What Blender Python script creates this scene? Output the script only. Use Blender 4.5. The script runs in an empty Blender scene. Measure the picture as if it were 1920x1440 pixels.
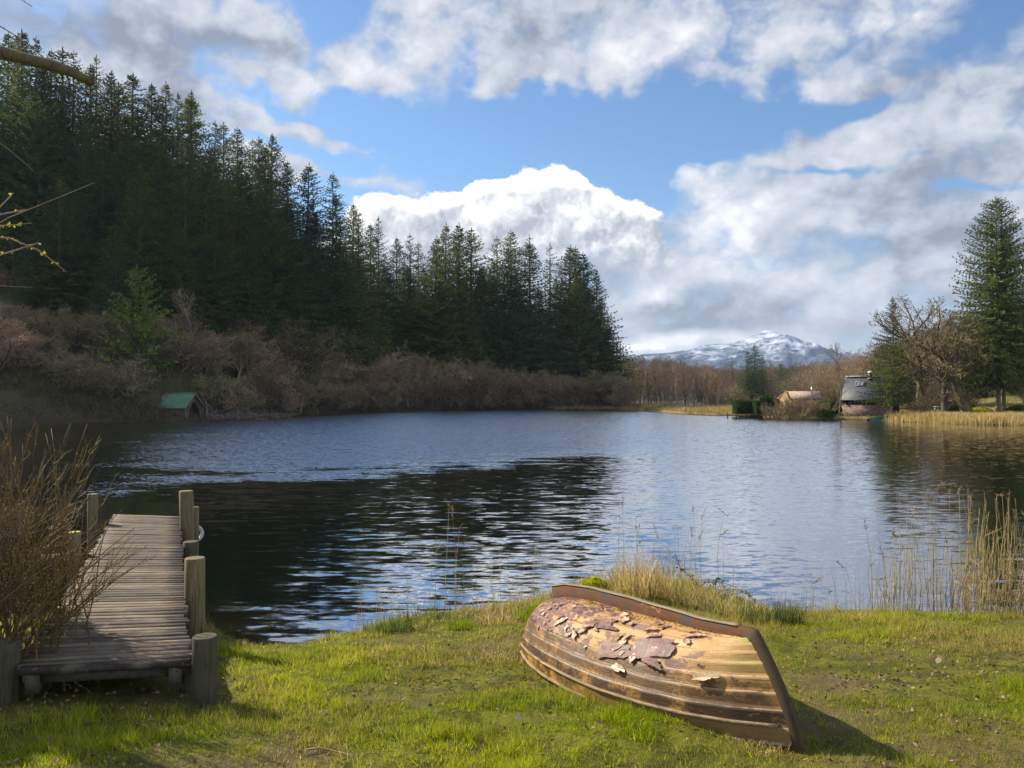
import bpy, math, random
import numpy as np
from mathutils import Vector, Matrix

# ------------------------------------------------------------------ camera
SC = bpy.context.scene
COL = SC.collection
R = math.radians
F = 1500.0                       # focal length in pixels of the 1920 px wide picture
CAMZ = 3.2
PITCH = math.atan(15.0 / F)
cam_d = bpy.data.cameras.new("camera")
cam_d.sensor_width = 36.0
cam_d.lens = 36.0 * F / 1920.0
cam_d.clip_start = 0.05
cam_d.clip_end = 9000.0
cam = bpy.data.objects.new("camera", cam_d)
cam.location = (0, 0, CAMZ)
cam.rotation_euler = (R(90) + PITCH, 0, 0)
COL.objects.link(cam)
SC.camera = cam
SC.view_settings.view_transform = 'Standard'
SC.view_settings.look = 'None'
SC.view_settings.gamma = 1.0
SC.view_settings.exposure = 0.74
SC.cycles.max_bounces = 6
SC.cycles.transparent_max_bounces = 12
SC.cycles.sample_clamp_indirect = 4.0
SC.cycles.caustics_reflective = False
SC.cycles.caustics_refractive = False
SC.cycles.use_adaptive_sampling = True
SC.cycles.adaptive_threshold = 0.008
SC.cycles.use_denoising = True

SUN_AZ = R(-57)     # from +Y, negative = left
SUN_EL = R(33)
SUN_STRENGTH = 5.0
SKY_STRENGTH = 0.066


def ray(px, py):
    d = np.array([(px - 960) / F, 1.0, (720 - py) / F])
    c, s = math.cos(PITCH), math.sin(PITCH)
    return np.array([d[0], d[1] * c - d[2] * s, d[1] * s + d[2] * c])


def at_z(px, py, z=0.0):
    d = ray(px, py)
    t = (z - CAMZ) / d[2]
    return np.array([d[0] * t, d[1] * t, z])


def at_y(px, py, y):
    d = ray(px, py)
    t = y / d[1]
    return np.array([d[0] * t, y, CAMZ + d[2] * t])


# ------------------------------------------------------------------ node helpers
class NT:
    def __init__(self, tree):
        self.t = tree
        tree.nodes.clear()

    def n(self, typ, ins=None, **props):
        nd = self.t.nodes.new(typ)
        for k, v in props.items():
            setattr(nd, k, v)
        if ins:
            for k, v in ins.items():
                self.put(nd.inputs[k], v)
        return nd

    def put(self, sock, v):
        if isinstance(v, bpy.types.NodeSocket):
            self.t.links.new(v, sock)
        else:
            if isinstance(v, (tuple, list)) and len(v) == 3 and sock.type == 'RGBA':
                v = (*v, 1.0)
            sock.default_value = v

    def m(self, op, a, b=0.0, c=None, clamp=False):
        nd = self.n('ShaderNodeMath', operation=op, use_clamp=clamp)
        self.put(nd.inputs[0], a)
        self.put(nd.inputs[1], b)
        if c is not None:
            self.put(nd.inputs[2], c)
        return nd.outputs[0]

    def vm(self, op, a, b=(0, 0, 0), out=0):
        nd = self.n('ShaderNodeVectorMath', operation=op)
        self.put(nd.inputs[0], a)
        if op == 'SCALE':
            self.put(nd.inputs['Scale'], b)
        elif op not in ('NORMALIZE', 'LENGTH'):
            self.put(nd.inputs[1], b)
        return nd.outputs[out]

    def noise(self, vec, scale, detail=4.0, rough=0.55, out='Fac', dist=0.0, typ='FBM'):
        nd = self.n('ShaderNodeTexNoise', {'Scale': scale, 'Detail': detail, 'Roughness': rough, 'Distortion': dist})
        if vec is not None:
            self.put(nd.inputs['Vector'], vec)
        return nd.outputs[out]

    def smooth(self, v, a, b, lo=0.0, hi=1.0):
        nd = self.n('ShaderNodeMapRange', interpolation_type='SMOOTHSTEP')
        for i, x in enumerate((v, a, b, lo, hi)):
            self.put(nd.inputs[i], x)
        return nd.outputs[0]

    def lin(self, v, a, b, lo=0.0, hi=1.0):
        nd = self.n('ShaderNodeMapRange')
        for i, x in enumerate((v, a, b, lo, hi)):
            self.put(nd.inputs[i], x)
        return nd.outputs[0]

    def mix(self, f, a, b, mode='MIX'):
        nd = self.n('ShaderNodeMix', data_type='RGBA', blend_type=mode)
        self.put(nd.inputs[0], f)
        self.put(nd.inputs[6], a)
        self.put(nd.inputs[7], b)
        return nd.outputs[2]

    def ramp(self, f, stops):
        nd = self.n('ShaderNodeValToRGB')
        self.put(nd.inputs[0], f)
        cr = nd.color_ramp
        while len(cr.elements) < len(stops):
            cr.elements.new(0.5)
        for e, (p, c) in zip(cr.elements, stops):
            e.position = p
            e.color = (*c, 1.0)
        return nd.outputs[0]

    def mapping(self, vec, loc=(0, 0, 0), rot=(0, 0, 0), scale=(1, 1, 1), typ='POINT'):
        nd = self.n('ShaderNodeMapping', vector_type=typ)
        self.put(nd.inputs['Vector'], vec)
        nd.inputs['Location'].default_value = loc
        nd.inputs['Rotation'].default_value = rot
        nd.inputs['Scale'].default_value = scale
        return nd.outputs[0]


# ------------------------------------------------------------------ world: sky and clouds by direction
world = bpy.data.worlds.new("World")
SC.world = world
world.use_nodes = True
W = NT(world.node_tree)
sky = W.n('ShaderNodeTexSky', sky_type='NISHITA')
sky.sun_disc = False
sky.sun_elevation = SUN_EL
sky.sun_rotation = SUN_AZ
sky.altitude = 30.0
sky.air_density = 1.0
sky.dust_density = 0.35
sky.ozone_density = 2.0
dirv = W.n('ShaderNodeTexCoord').outputs['Generated']
dirn = W.vm('NORMALIZE', dirv)
sx = W.n('ShaderNodeSeparateXYZ', {0: dirn})
az = W.m('ARCTAN2', sx.outputs[0], sx.outputs[1])
el = W.m('ARCSINE', sx.outputs[2])
AE = W.n('ShaderNodeCombineXYZ', {0: az, 1: el, 2: 0.0}).outputs[0]


def ae(px, py):
    d = ray(px, py)
    d = d / np.linalg.norm(d)
    return math.atan2(d[0], d[1]), math.asin(d[2])


def blobs(vec, lst):
    acc = None
    for b in lst:
        px, py, rx, ry = b[:4]
        rot = b[4] if len(b) > 4 else 0
        w = b[5] if len(b) > 5 else 1.0
        a, e = ae(px, py)
        mp = W.mapping(vec, (a, e, 0), (0, 0, R(rot)), (rx / F, ry / F, 1), 'TEXTURE')
        g = W.n('ShaderNodeTexGradient', {0: mp}, gradient_type='SPHERICAL').outputs['Fac']
        if acc is None:
            acc = W.m('MULTIPLY', g, w)
        else:
            acc = W.m('MULTIPLY_ADD', g, w, acc)
    return acc


def noise2(vec, scale, detail, rough, dist=0.0, out='Fac'):
    nd = W.n('ShaderNodeTexNoise', noise_dimensions='2D')
    for k_, v_ in (('Vector', vec), ('Scale', scale), ('Detail', detail), ('Roughness', rough), ('Distortion', dist)):
        W.put(nd.inputs[k_], v_)
    return nd.outputs[out]


# stretched noise coordinates (cloud layers flatten towards the horizon)
soft_xy = W.mapping(AE, (0, 0, 0), (0, 0, R(8)), (1, 1.35, 1))
n_soft = noise2(soft_xy, 4.5, 6.0, 0.56, 0.3)
n_soft2 = noise2(soft_xy, 13.0, 5.0, 0.55, 0.0)
puff_ = W.n('ShaderNodeTexVoronoi', voronoi_dimensions='2D', feature='F1')
for k_, v_ in (('Vector', W.vm('ADD', soft_xy, W.vm('SCALE', noise2(soft_xy, 14.0, 3.0, .6, out='Color'), .07))), ('Scale', 10.0), ('Detail', 3.0), ('Roughness', .55)):
    W.put(puff_.inputs[k_], v_)
puff = W.m('SUBTRACT', .42, puff_.outputs['Distance'])
n_rel = W.m('SUBTRACT', n_soft2, noise2(W.vm('ADD', soft_xy, (-.012, .018, 0)), 13.0, 5.0, 0.55, 0.0))
wob = W.vm('SCALE', W.vm('SUBTRACT', noise2(AE, 6.0, 3.0, 0.6, out='Color'), (.5, .5, .5)), 0.10)
AW = W.vm('ADD', AE, wob)
LAYER = [
    (270, 55, 420, 170), (60, 140, 330, 170), (470, 110, 150, 80, -10, .8), (480, 150, 120, 40, -8, .6), (545, 234, 235, 36, -13, 1.8), (420, 195, 110, 50, -13, .7),
    (150, 240, 300, 110), (740, 40, 190, 120, 0, .95), (740, 120, 210, 90, 0, .8), (1130, 50, 400, 130), (1180, 110, 330, 80), (980, 130, 130, 50, 0, .6),
    (1500, 50, 330, 120), (1720, 110, 240, 80, -12), (1900, 220, 200, 180), (540, 300, 110, 45), (700, 335, 150, 60, -8, .9),
    (1540, 315, 330, 80, 10, 1.2), (1330, 325, 110, 42, 10, 1.0), (1800, 300, 300, 130), (1850, 120, 200, 150, 0, .7),
    (1620, 440, 480, 130), (1750, 560, 700, 190), (1330, 520, 330, 130), (1300, 640, 420, 90, 0, 1.3), (1700, 660, 500, 70),
    (930, 590, 560, 190, 0, 1.2), (430, 330, 170, 60, 0, .6), (100, -420, 700, 260, 0, .6), (1500, -400, 900, 330), (2600, 400, 700, 400), (-700, 200, 700, 400)]
HOLES = [(1130, 250, 480, 100, 0, 1.0), (340, 122, 50, 24, 0, .35), (600, 10, 90, 60, 0, .9), (585, 90, 40, 90, 0, .5),
         (1610, 316, 170, 15, -4, 1.1), (880, 120, 60, 70, 0, .45), (1880, 345, 130, 16, 0, .8), (1190, 370, 90, 60, 0, .8), (650, 185, 120, 34, -14, 1.0), (600, 292, 150, 30, -14, 1.0), (500, 178, 150, 22, -12, .8), (700, 300, 160, 40, -10, .6),
         (440, 122, 80, 20, 0, .45), (1620, 200, 190, 28, 5, .5), (1840, 30, 70, 60, 0, .4)]
lay = W.m('SUBTRACT', W.m('MINIMUM', blobs(AW, LAYER), 0.75), blobs(AW, HOLES))
behind = W.smooth(W.m('ABSOLUTE', az), 1.1, 1.7, 0.0, 0.42)
lay = W.m('ADD', lay, behind)
lay = W.m('ADD', lay, W.m('MULTIPLY_ADD', n_soft, 1.5, -0.80))
lay = W.m('ADD', lay, W.m('MULTIPLY_ADD', n_soft2, .8, -0.40))
lay = W.m('ADD', lay, W.m('MULTIPLY_ADD', puff, .55, .17))
a_soft = W.smooth(lay, -0.10, 0.66)

CUM = [(700, 395, 80, 55), (770, 425, 120, 80), (885, 385, 100, 75), (950, 405, 110, 80), (1025, 372, 140, 82), (1060, 350, 60, 40, 0, .5),
       (1125, 405, 110, 75), (1180, 430, 90, 65), (940, 500, 340, 140, 0, 1.3), (1170, 500, 130, 90), (700, 470, 110, 80),
       (1236, 652, 60, 20, 0, .62), (1180, 650, 40, 16, 0, .5)]


def cum_density(vec):
    vo = W.n('ShaderNodeTexVoronoi', voronoi_dimensions='2D', feature='F1')
    wv = W.vm('ADD', vec, W.vm('SCALE', W.vm('SUBTRACT', noise2(vec, 22.0, 3.0, .6, out='Color'), (.5, .5, .5)), 0.05))
    for k_, v_ in (('Vector', wv), ('Scale', 15.0), ('Detail', 4.0), ('Roughness', .55)):
        W.put(vo.inputs[k_], v_)
    s = W.m('MULTIPLY', W.m('MINIMUM', blobs(vec, CUM), 0.8), 2.3)
    return W.m('ADD', s, W.m('MULTIPLY_ADD', vo.outputs['Distance'], -1.05, -0.02))


dB = cum_density(AE)
dB2 = cum_density(W.vm('ADD', AE, (-0.007, 0.012, 0)))
a_cum = W.m('MULTIPLY', W.smooth(dB, -0.05, 0.30), W.m('MAXIMUM', W.smooth(el, 0.12, 0.19), W.smooth(el, 0.075, 0.06)))
relief = W.m('SUBTRACT', dB, dB2)
# tones: greyer blobs inside the layers, whiter ones at the sunlit crests
DARK = [(250, 95, 230, 60, 0, .9), (90, 30, 170, 60, 0, .4), (1225, 475, 130, 55, 15, .6), (1560, 605, 480, 50, 0, .35), (1050, 490, 240, 60, 0, .7),
        (1800, 480, 300, 60, 0, .5), (430, 90, 200, 35, 8, .6), (1500, 470, 200, 40, 0, .4), (1330, 590, 200, 45, 0, .6), (1760, 170, 260, 60, 0, .45), (1860, 330, 200, 60, 0, .3)]
BRIGHT = [(1330, 470, 180, 80, 25, 1.0), (1420, 400, 200, 60, 10, .5), (1420, 527, 90, 20, 0, .9), (1670, 450, 120, 20, 0, .7), (1150, 110, 260, 60, 0, .45),
          (1280, 322, 80, 36, 0, .8), (1225, 645, 90, 24, 0, .8), (560, 235, 170, 34, -13, .8), (1600, 50, 130, 40, 0, .3), (1250, 545, 60, 20, 10, .7),
          (1330, 637, 240, 18, 0, .8), (1500, 295, 250, 40, 12, .4), (700, 130, 150, 60, 0, .4)]
tone = W.m('SUBTRACT', blobs(AW, BRIGHT), blobs(AW, DARK))
tone = W.m('ADD', tone, W.m('MULTIPLY_ADD', n_soft2, .9, -0.45))
tone = W.m('ADD', tone, W.m('MULTIPLY_ADD', puff, .9, .14))
tone = W.m('ADD', tone, W.m('MULTIPLY', n_rel, 1.1))
tone = W.m('ADD', tone, W.m('MULTIPLY_ADD', n_soft, -0.9, 0.45))
K = 0.71 / SKY_STRENGTH
c_soft = W.ramp(W.lin(tone, -1.0, 0.9), [(0.0, (.27, .30, .37)), (0.40, (.50, .54, .62)), (0.66, (.65, .67, .73)), (1.0, (.90, .90, .92))])
fill_angle = W.m('ABSOLUTE', W.m('SUBTRACT', az, SUN_AZ))      # clouds facing the sun, behind the viewer, boosted to raise the fill light
fill_angle = W.m('MINIMUM', fill_angle, W.m('SUBTRACT', 2 * math.pi, fill_angle))
c_soft = W.vm('SCALE', c_soft, W.lin(fill_angle, 1.75, 2.6, K, 2.3 * K))
shB = W.m('ADD', W.m('MULTIPLY', relief, .8), W.m('MULTIPLY', tone, 0.20))
shB = W.m('ADD', shB, W.lin(el, 0.13, 0.25, -0.34, 0.14))
c_cum = W.ramp(W.lin(shB, -0.45, 0.42), [(0.0, (.42, .45, .52)), (0.42, (.66, .68, .73)), (0.72, (.90, .905, .92)), (1.0, (1.0, 0.99, 0.97))])
c_cum = W.vm('SCALE', c_cum, K)
blue = W.mix(1.0, sky.outputs[0], (1.0, 1.22, 1.40), 'MULTIPLY')
blue = W.mix(W.smooth(el, 0.16, 0.0, 0, .8), blue, tuple(v * K for v in (.55, .66, .82)))
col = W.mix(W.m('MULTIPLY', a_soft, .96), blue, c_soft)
col = W.mix(a_cum, col, c_cum)
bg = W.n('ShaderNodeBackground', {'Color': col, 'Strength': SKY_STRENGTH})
wo = W.n('ShaderNodeOutputWorld', {0: bg.outputs[0]})
world.cycles.sampling_method = 'MANUAL'
world.cycles.sample_map_resolution = 512

# ------------------------------------------------------------------ sun
sun_d = bpy.data.lights.new("sun", 'SUN')
sun_d.energy = SUN_STRENGTH
sun_d.angle = R(0.5)
sun_d.color = (1.0, 0.90, 0.74)
sun = bpy.data.objects.new("sun", sun_d)
SUNV = Vector((math.sin(SUN_AZ) * math.cos(SUN_EL), math.cos(SUN_AZ) * math.cos(SUN_EL), math.sin(SUN_EL)))
sun.rotation_euler = SUNV.to_track_quat('Z', 'Y').to_euler()
sun.location = (-40, 40, 60)
COL.objects.link(sun)


# ------------------------------------------------------------------ object helpers
def setp(o, label=None, cat=None, group=None, kind=None):
    if label: o['label'] = label
    if cat: o['category'] = cat
    if group: o['group'] = group
    if kind: o['kind'] = kind
    return o


def link(name, data, parent=None, mat=None):
    o = bpy.data.objects.new(name, data)
    COL.objects.link(o)
    if parent is not None:
        o.parent = parent
    if mat is not None and not data.materials:
        data.materials.append(mat)
    return o


def thing(name, label, cat, loc=(0, 0, 0), rotz=0.0, group=None, scale=1.0):
    o = bpy.data.objects.new(name, None)
    COL.objects.link(o)
    o.empty_display_size = 0.2
    o.location = tuple(float(v) for v in loc)
    o.rotation_euler = (0, 0, rotz)
    o.scale = (scale,) * 3 if not isinstance(scale, (tuple, list)) else scale
    return setp(o, label, cat, group)


class MB:
    """collects polygons and makes one mesh"""
    def __init__(self):
        self.v = []
        self.f = []      # list of (offset, int array (n,k))
        self.n = 0
        self.c = []

    def add(self, V, Fc, col=None):
        V = np.asarray(V, dtype=np.float64).reshape(-1, 3)
        Fc = [np.asarray(Fc, dtype=np.int64)] if not isinstance(Fc, list) else [np.asarray(x, dtype=np.int64) for x in Fc]
        for fa in Fc:
            if fa.size:
                self.f.append(fa.reshape(-1, fa.shape[-1]) + self.n)
        self.v.append(V)
        if col is not None:
            c = np.asarray(col, dtype=np.float64)
            if c.ndim == 1:
                c = np.tile(c, (len(V), 1))
            self.c.append(c)
        self.n += len(V)
        return self

    def box(self, c, s, rot=0.0, tilt=None):
        x, y, z = [a / 2 for a in s]
        V = np.array([[sx_ * x, sy_ * y, sz_ * z] for sx_ in (-1, 1) for sy_ in (-1, 1) for sz_ in (-1, 1)])
        if tilt is not None:
            V = V @ np.array(tilt.to_3x3()).T
        cr, sr = math.cos(rot), math.sin(rot)
        V = V @ np.array([[cr, -sr, 0], [sr, cr, 0], [0, 0, 1]]).T + np.asarray(c)
        Q = [[0, 1, 3, 2], [4, 6, 7, 5], [0, 4, 5, 1], [2, 3, 7, 6], [0, 2, 6, 4], [1, 5, 7, 3]]
        return self.add(V, np.array(Q))

    def bar(self, a, b, w, h=None):
        """box from a to b with width w, height h"""
        h = h or w
        a = np.asarray(a, float); b = np.asarray(b, float)
        d = b - a; L = np.linalg.norm(d); d /= L
        up = np.array([0, 0, 1.0]) if abs(d[2]) < .95 else np.array([1.0, 0, 0])
        s = np.cross(d, up); s /= np.linalg.norm(s); u = np.cross(s, d)
        V = []
        for p in (a, b):
            for i, j in ((-1, -1), (1, -1), (1, 1), (-1, 1)):
                V.append(p + s * i * w / 2 + u * j * h / 2)
        return self.add(np.array(V), np.array([[0, 1, 5, 4], [1, 2, 6, 5], [2, 3, 7, 6], [3, 0, 4, 7], [0, 3, 2, 1], [4, 5, 6, 7]]))

    def tube(self, P, rad, sides=6, cap=True, col=None):
        P = np.asarray(P, float); n = len(P)
        rad = np.broadcast_to(np.asarray(rad, float), (n,))
        T = np.gradient(P, axis=0)
        T /= np.linalg.norm(T, axis=1, keepdims=True) + 1e-9
        up = np.array([0, 0, 1.0]) if abs(T[0][2]) < .9 else np.array([1.0, 0, 0])
        S = np.cross(T, up); S /= np.linalg.norm(S, axis=1, keepdims=True) + 1e-9
        U = np.cross(S, T)
        a = np.arange(sides) / sides * 2 * math.pi
        ring = (S[:, None, :] * np.cos(a)[None, :, None] + U[:, None, :] * np.sin(a)[None, :, None]) * rad[:, None, None] + P[:, None, :]
        V = ring.reshape(-1, 3)
        i = np.arange(n - 1)[:, None] * sides; j = np.arange(sides)[None, :]; k = (j + 1) % sides
        Q = np.stack([i + j, i + k, i + sides + k, i + sides + j], -1).reshape(-1, 4)
        fs = [Q]
        if cap:
            fs.append(np.array([list(range(sides))[::-1]]))
            fs.append(np.array([list(range((n - 1) * sides, n * sides))]))
        return self.add(V, fs, col)

    def mesh(self, name, mat=None, smooth=False, uv=None):
        me = bpy.data.meshes.new(name)
        V = np.concatenate(self.v) if self.v else np.zeros((0, 3))
        me.vertices.add(len(V))
        me.vertices.foreach_set('co', V.astype(np.float32).ravel())
        idx = np.concatenate([f.ravel() for f in self.f]) if self.f else np.zeros(0, int)
        cnt = np.concatenate([np.full(len(f), f.shape[1]) for f in self.f]) if self.f else np.zeros(0, int)
        me.loops.add(len(idx))
        me.loops.foreach_set('vertex_index', idx.astype(np.int32))
        me.polygons.add(len(cnt))
        st = np.concatenate([[0], np.cumsum(cnt)[:-1]]) if len(cnt) else np.zeros(0, int)
        me.polygons.foreach_set('loop_start', st.astype(np.int32))
        if smooth:
            me.polygons.foreach_set('use_smooth', np.ones(len(cnt), dtype=bool))
        me.update(calc_edges=True)
        if self.c and sum(len(c) for c in self.c) == len(V):
            C = np.concatenate(self.c)
            if C.shape[1] == 3:
                C = np.hstack([C, np.ones((len(C), 1))])
            at = me.color_attributes.new('Col', 'FLOAT_COLOR', 'POINT')
            at.data.foreach_set('color', C.astype(np.float32).ravel())
        if uv is not None:
            l = me.uv_layers.new(name='UVMap')
            l.data.foreach_set('uv', uv[idx].astype(np.float32).ravel())
        if mat is not None:
            me.materials.append(mat)
        return me

    def obj(self, name, mat=None, parent=None, smooth=False, uv=None):
        return link(name, self.mesh(name, mat, smooth, uv), parent)


# ------------------------------------------------------------------ numpy noise
def _hash(ix, iy, seed):
    h = (ix.astype(np.int64) * 374761393 + iy.astype(np.int64) * 668265263 + seed * 974711) & 0x7fffffff
    h = ((h ^ (h >> 13)) * 1274126177) & 0x7fffffff
    return ((h ^ (h >> 16)) & 0xffff) / 65535.0


def vnoise(x, y, seed=0):
    x = np.asarray(x, float); y = np.asarray(y, float)
    ix = np.floor(x); iy = np.floor(y)
    fx = x - ix; fy = y - iy
    fx = fx * fx * (3 - 2 * fx); fy = fy * fy * (3 - 2 * fy)
    a = _hash(ix, iy, seed); b = _hash(ix + 1, iy, seed); c = _hash(ix, iy + 1, seed); d = _hash(ix + 1, iy + 1, seed)
    return (a + (b - a) * fx) * (1 - fy) + (c + (d - c) * fx) * fy


def fbm(x, y, seed=0, octv=5, gain=.5):
    s = 0; a = 1; t = 0
    for o in range(octv):
        s = s + a * vnoise(x * 2 ** o + 17.3 * o, y * 2 ** o - 9.1 * o, seed + o)
        t += a; a *= gain
    return s / t


# ------------------------------------------------------------------ materials
def new_mat(name):
    m = bpy.data.materials.new(name)
    m.use_nodes = True
    return m, NT(m.node_tree)


def finish(N, shader, disp=None):
    o = N.n('ShaderNodeOutputMaterial')
    N.put(o.inputs[0], shader)


def principled(N, col, rough=.8, normal=None, spec=.3, **kw):
    ins = {'Base Color': col, 'Roughness': rough, 'Specular IOR Level': spec}
    if normal is not None:
        ins['Normal'] = normal
    ins.update(kw)
    return N.n('ShaderNodeBsdfPrincipled', ins).outputs[0]


def bump(N, h, strength=.5, dist=.02):
    return N.n('ShaderNodeBump', {'Height': h, 'Strength': strength, 'Distance': dist}).outputs[0]


def leafy(name, c1, c2, c3=None, trans=.35, rough=.7, attr=False, nscale=.6, orand=.5, spec=.08):
    """foliage: colour mixed by object, by position noise, with translucency"""
    m, N = new_mat(name)
    tc = N.n('ShaderNodeTexCoord').outputs['Object']
    rnd = N.n('ShaderNodeObjectInfo').outputs['Random']
    if attr:
        base = N.n('ShaderNodeAttribute', attribute_name='Col').outputs['Color']
    else:
        nz = N.noise(tc, nscale, 5.0, .65)
        base = N.mix(N.smooth(nz, .32, .68), c1, c2)
        fine = N.noise(tc, nscale * 9, 2.0, .6)
        base = N.mix(N.smooth(fine, .45, .75, 0, .5), base, c3 or c2)
    hs = N.n('ShaderNodeHueSaturation', {'Color': base, 'Value': N.lin(rnd, 0, 1, 1 - orand * .6, 1 + orand * .6),
                                         'Hue': N.lin(N.m('FRACT', N.m('MULTIPLY', rnd, 7.31)), 0, 1, .5 - .03 * orand, .5 + .02 * orand)})
    c = hs.outputs[0]
    p = principled(N, c, rough, spec=spec)
    if trans > 0:
        tr = N.n('ShaderNodeBsdfTranslucent', {'Color': c}).outputs[0]
        mx = N.n('ShaderNodeMixShader', {0: trans, 1: p, 2: tr}).outputs[0]
        finish(N, mx)
    else:
        finish(N, p)
    return m


M = {}
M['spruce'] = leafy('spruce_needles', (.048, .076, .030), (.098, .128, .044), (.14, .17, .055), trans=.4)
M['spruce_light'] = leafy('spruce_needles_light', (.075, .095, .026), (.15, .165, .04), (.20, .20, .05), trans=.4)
M['spruce_olive'] = leafy('spruce_needles_olive', (.06, .09, .022), (.13, .15, .035), (.17, .19, .05), trans=.35, orand=.3)  # olive needle tint for some slope spruces and the right bank
M['pine_bright'] = leafy('pine_needles', (.12, .165, .03), (.23, .29, .055), (.30, .36, .08), trans=.4, orand=.0)
M['twig_brown'] = leafy('twig_brown', (.25, .165, .10), (.37, .255, .15), (.42, .31, .19), trans=.0, orand=.6)
M['twig_olive'] = leafy('twig_olive', (.16, .13, .065), (.26, .205, .10), (.31, .26, .13), trans=.0, orand=.5)
M['twig_tan'] = leafy('twig_tan', (.20, .15, .08), (.32, .24, .13), (.36, .29, .17), trans=.0, orand=.35)
M['twig_larch'] = leafy('twig_larch', (.30, .16, .07), (.38, .21, .09), (.42, .25, .12), trans=.0, orand=.3)
M['grass_blade'] = leafy('grass_blade', None or (.1, .2, .02), (.1, .2, .02), trans=.5, attr=True, orand=0, rough=.8, spec=.10)
M['litter'] = leafy('leaf_litter', (.1, .2, .02), (.1, .2, .02), trans=.15, attr=True, orand=0, rough=.75)
M['hedge'] = leafy('hedge_leaves', (.035, .075, .012), (.07, .14, .02), (.12, .2, .035), trans=.25, nscale=2.0, orand=.2)
M['evergreen'] = leafy('evergreen_leaves', (.02, .04, .012), (.04, .065, .018), (.06, .09, .03), trans=.2, nscale=1.5, orand=.4)
M['moss'] = leafy('moss_mound', (.40, .42, .02), (.60, .60, .03), (.7, .68, .05), trans=.5, nscale=4, orand=.1)
M['bramble_leaf'] = leafy('bramble_leaf', (.03, .06, .015), (.07, .12, .03), (.12, .14, .04), trans=.25, nscale=4, orand=.2, rough=.45)


def bark(name, c1, c2, c3=None, s=1.0, rough=.9, mossy=0.0, stretch=.18, bs=.6):
    m, N = new_mat(name)
    tc = N.n('ShaderNodeTexCoord').outputs['Object']
    q = N.mapping(tc, (0, 0, 0), (0, 0, 0), (1, 1, stretch))
    n1 = N.noise(q, 9 * s, 6.0, .65)
    n2 = N.noise(tc, 1.3 * s, 4.0, .6)
    c = N.mix(N.smooth(n1, .35, .65), c1, c2)
    if c3:
        c = N.mix(N.smooth(n2, .48, .62), c, c3)
    if mossy:
        nm = N.noise(tc, 2.2 * s, 4.0, .7)
        c = N.mix(N.smooth(nm, .62 - mossy * .3, .72 - mossy * .2), c, (.16, .17, .02))
    finish(N, principled(N, c, rough, bump(N, n1, bs, .03)))
    return m


M['bark_dark'] = bark('bark_dark', (.05, .04, .03), (.11, .09, .065), (.08, .09, .05))
M['bark_pale'] = bark('bark_pale', (.16, .125, .09), (.34, .28, .21), (.22, .2, .12))
M['bark_oak'] = bark('bark_oak', (.07, .055, .03), (.16, .125, .065), (.17, .15, .04))
M['bark_birch'] = bark('bark_birch', (.22, .19, .16), (.42, .38, .33), (.2, .15, .12))
M['bark_mossy'] = bark('bark_mossy', (.09, .06, .045), (.20, .14, .10), (.14, .10, .07), s=6, mossy=.5)
M['branch_bare'] = bark('branch_bare', (.3, .2, .14), (.5, .36, .25), None, s=20)
M['deadwood'] = bark('deadwood', (.12, .10, .08), (.26, .22, .18), None, s=2)


def wood(name, cols, scale=(1, 1, 1), rough=.85, axis='X', s=1.0, lichen=None, bs=.4, perobj=False, dark=.4):
    m, N = new_mat(name)
    tc = N.n('ShaderNodeTexCoord').outputs['Object']
    st = {'X': (.06, 1, 1), 'Y': (1, .06, 1), 'Z': (1, 1, .06)}[axis]
    q = N.mapping(tc, (0, 0, 0), (0, 0, 0), st)
    g = N.noise(q, 42 * s, 7.0, .7, dist=.6)
    b = N.noise(tc, 3.0 * s, 5.0, .6)
    c = N.mix(N.smooth(g, .3, .7), cols[0], cols[1])
    c = N.mix(N.smooth(b, .45, .7, 0, .6), c, cols[2] if len(cols) > 2 else cols[0])
    cr = N.smooth(g, .34, .26, 0, dark)
    c = N.mix(cr, c, (.02, .016, .012))
    if lichen:
        l = N.noise(tc, 5.5 * s, 5.0, .7)
        c = N.mix(N.smooth(l, .64, .72), c, lichen)
    finish(N, principled(N, c, rough, bump(N, g, bs, .01)))
    return m


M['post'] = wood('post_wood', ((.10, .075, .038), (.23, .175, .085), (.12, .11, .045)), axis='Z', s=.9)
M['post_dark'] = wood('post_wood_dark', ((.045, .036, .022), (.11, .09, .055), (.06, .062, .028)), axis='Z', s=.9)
M['beam'] = wood('beam_wood', ((.05, .04, .03), (.11, .09, .07)), axis='Y', s=.6)


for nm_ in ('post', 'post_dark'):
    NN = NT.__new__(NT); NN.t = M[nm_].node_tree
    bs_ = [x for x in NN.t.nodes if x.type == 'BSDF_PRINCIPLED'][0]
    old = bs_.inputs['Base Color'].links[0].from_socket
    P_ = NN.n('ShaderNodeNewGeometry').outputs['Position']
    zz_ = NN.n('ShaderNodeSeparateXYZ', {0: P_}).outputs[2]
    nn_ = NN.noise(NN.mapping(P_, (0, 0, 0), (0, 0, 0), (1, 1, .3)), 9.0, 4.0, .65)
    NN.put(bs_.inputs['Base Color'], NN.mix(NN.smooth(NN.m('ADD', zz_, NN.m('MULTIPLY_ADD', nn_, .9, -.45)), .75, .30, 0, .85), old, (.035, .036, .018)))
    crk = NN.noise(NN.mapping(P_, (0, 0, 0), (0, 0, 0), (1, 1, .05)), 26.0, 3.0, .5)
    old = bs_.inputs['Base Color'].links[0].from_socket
    NN.put(bs_.inputs['Base Color'], NN.mix(NN.smooth(crk, .37, .33, 0, .85), old, (.02, .016, .01)))


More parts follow.
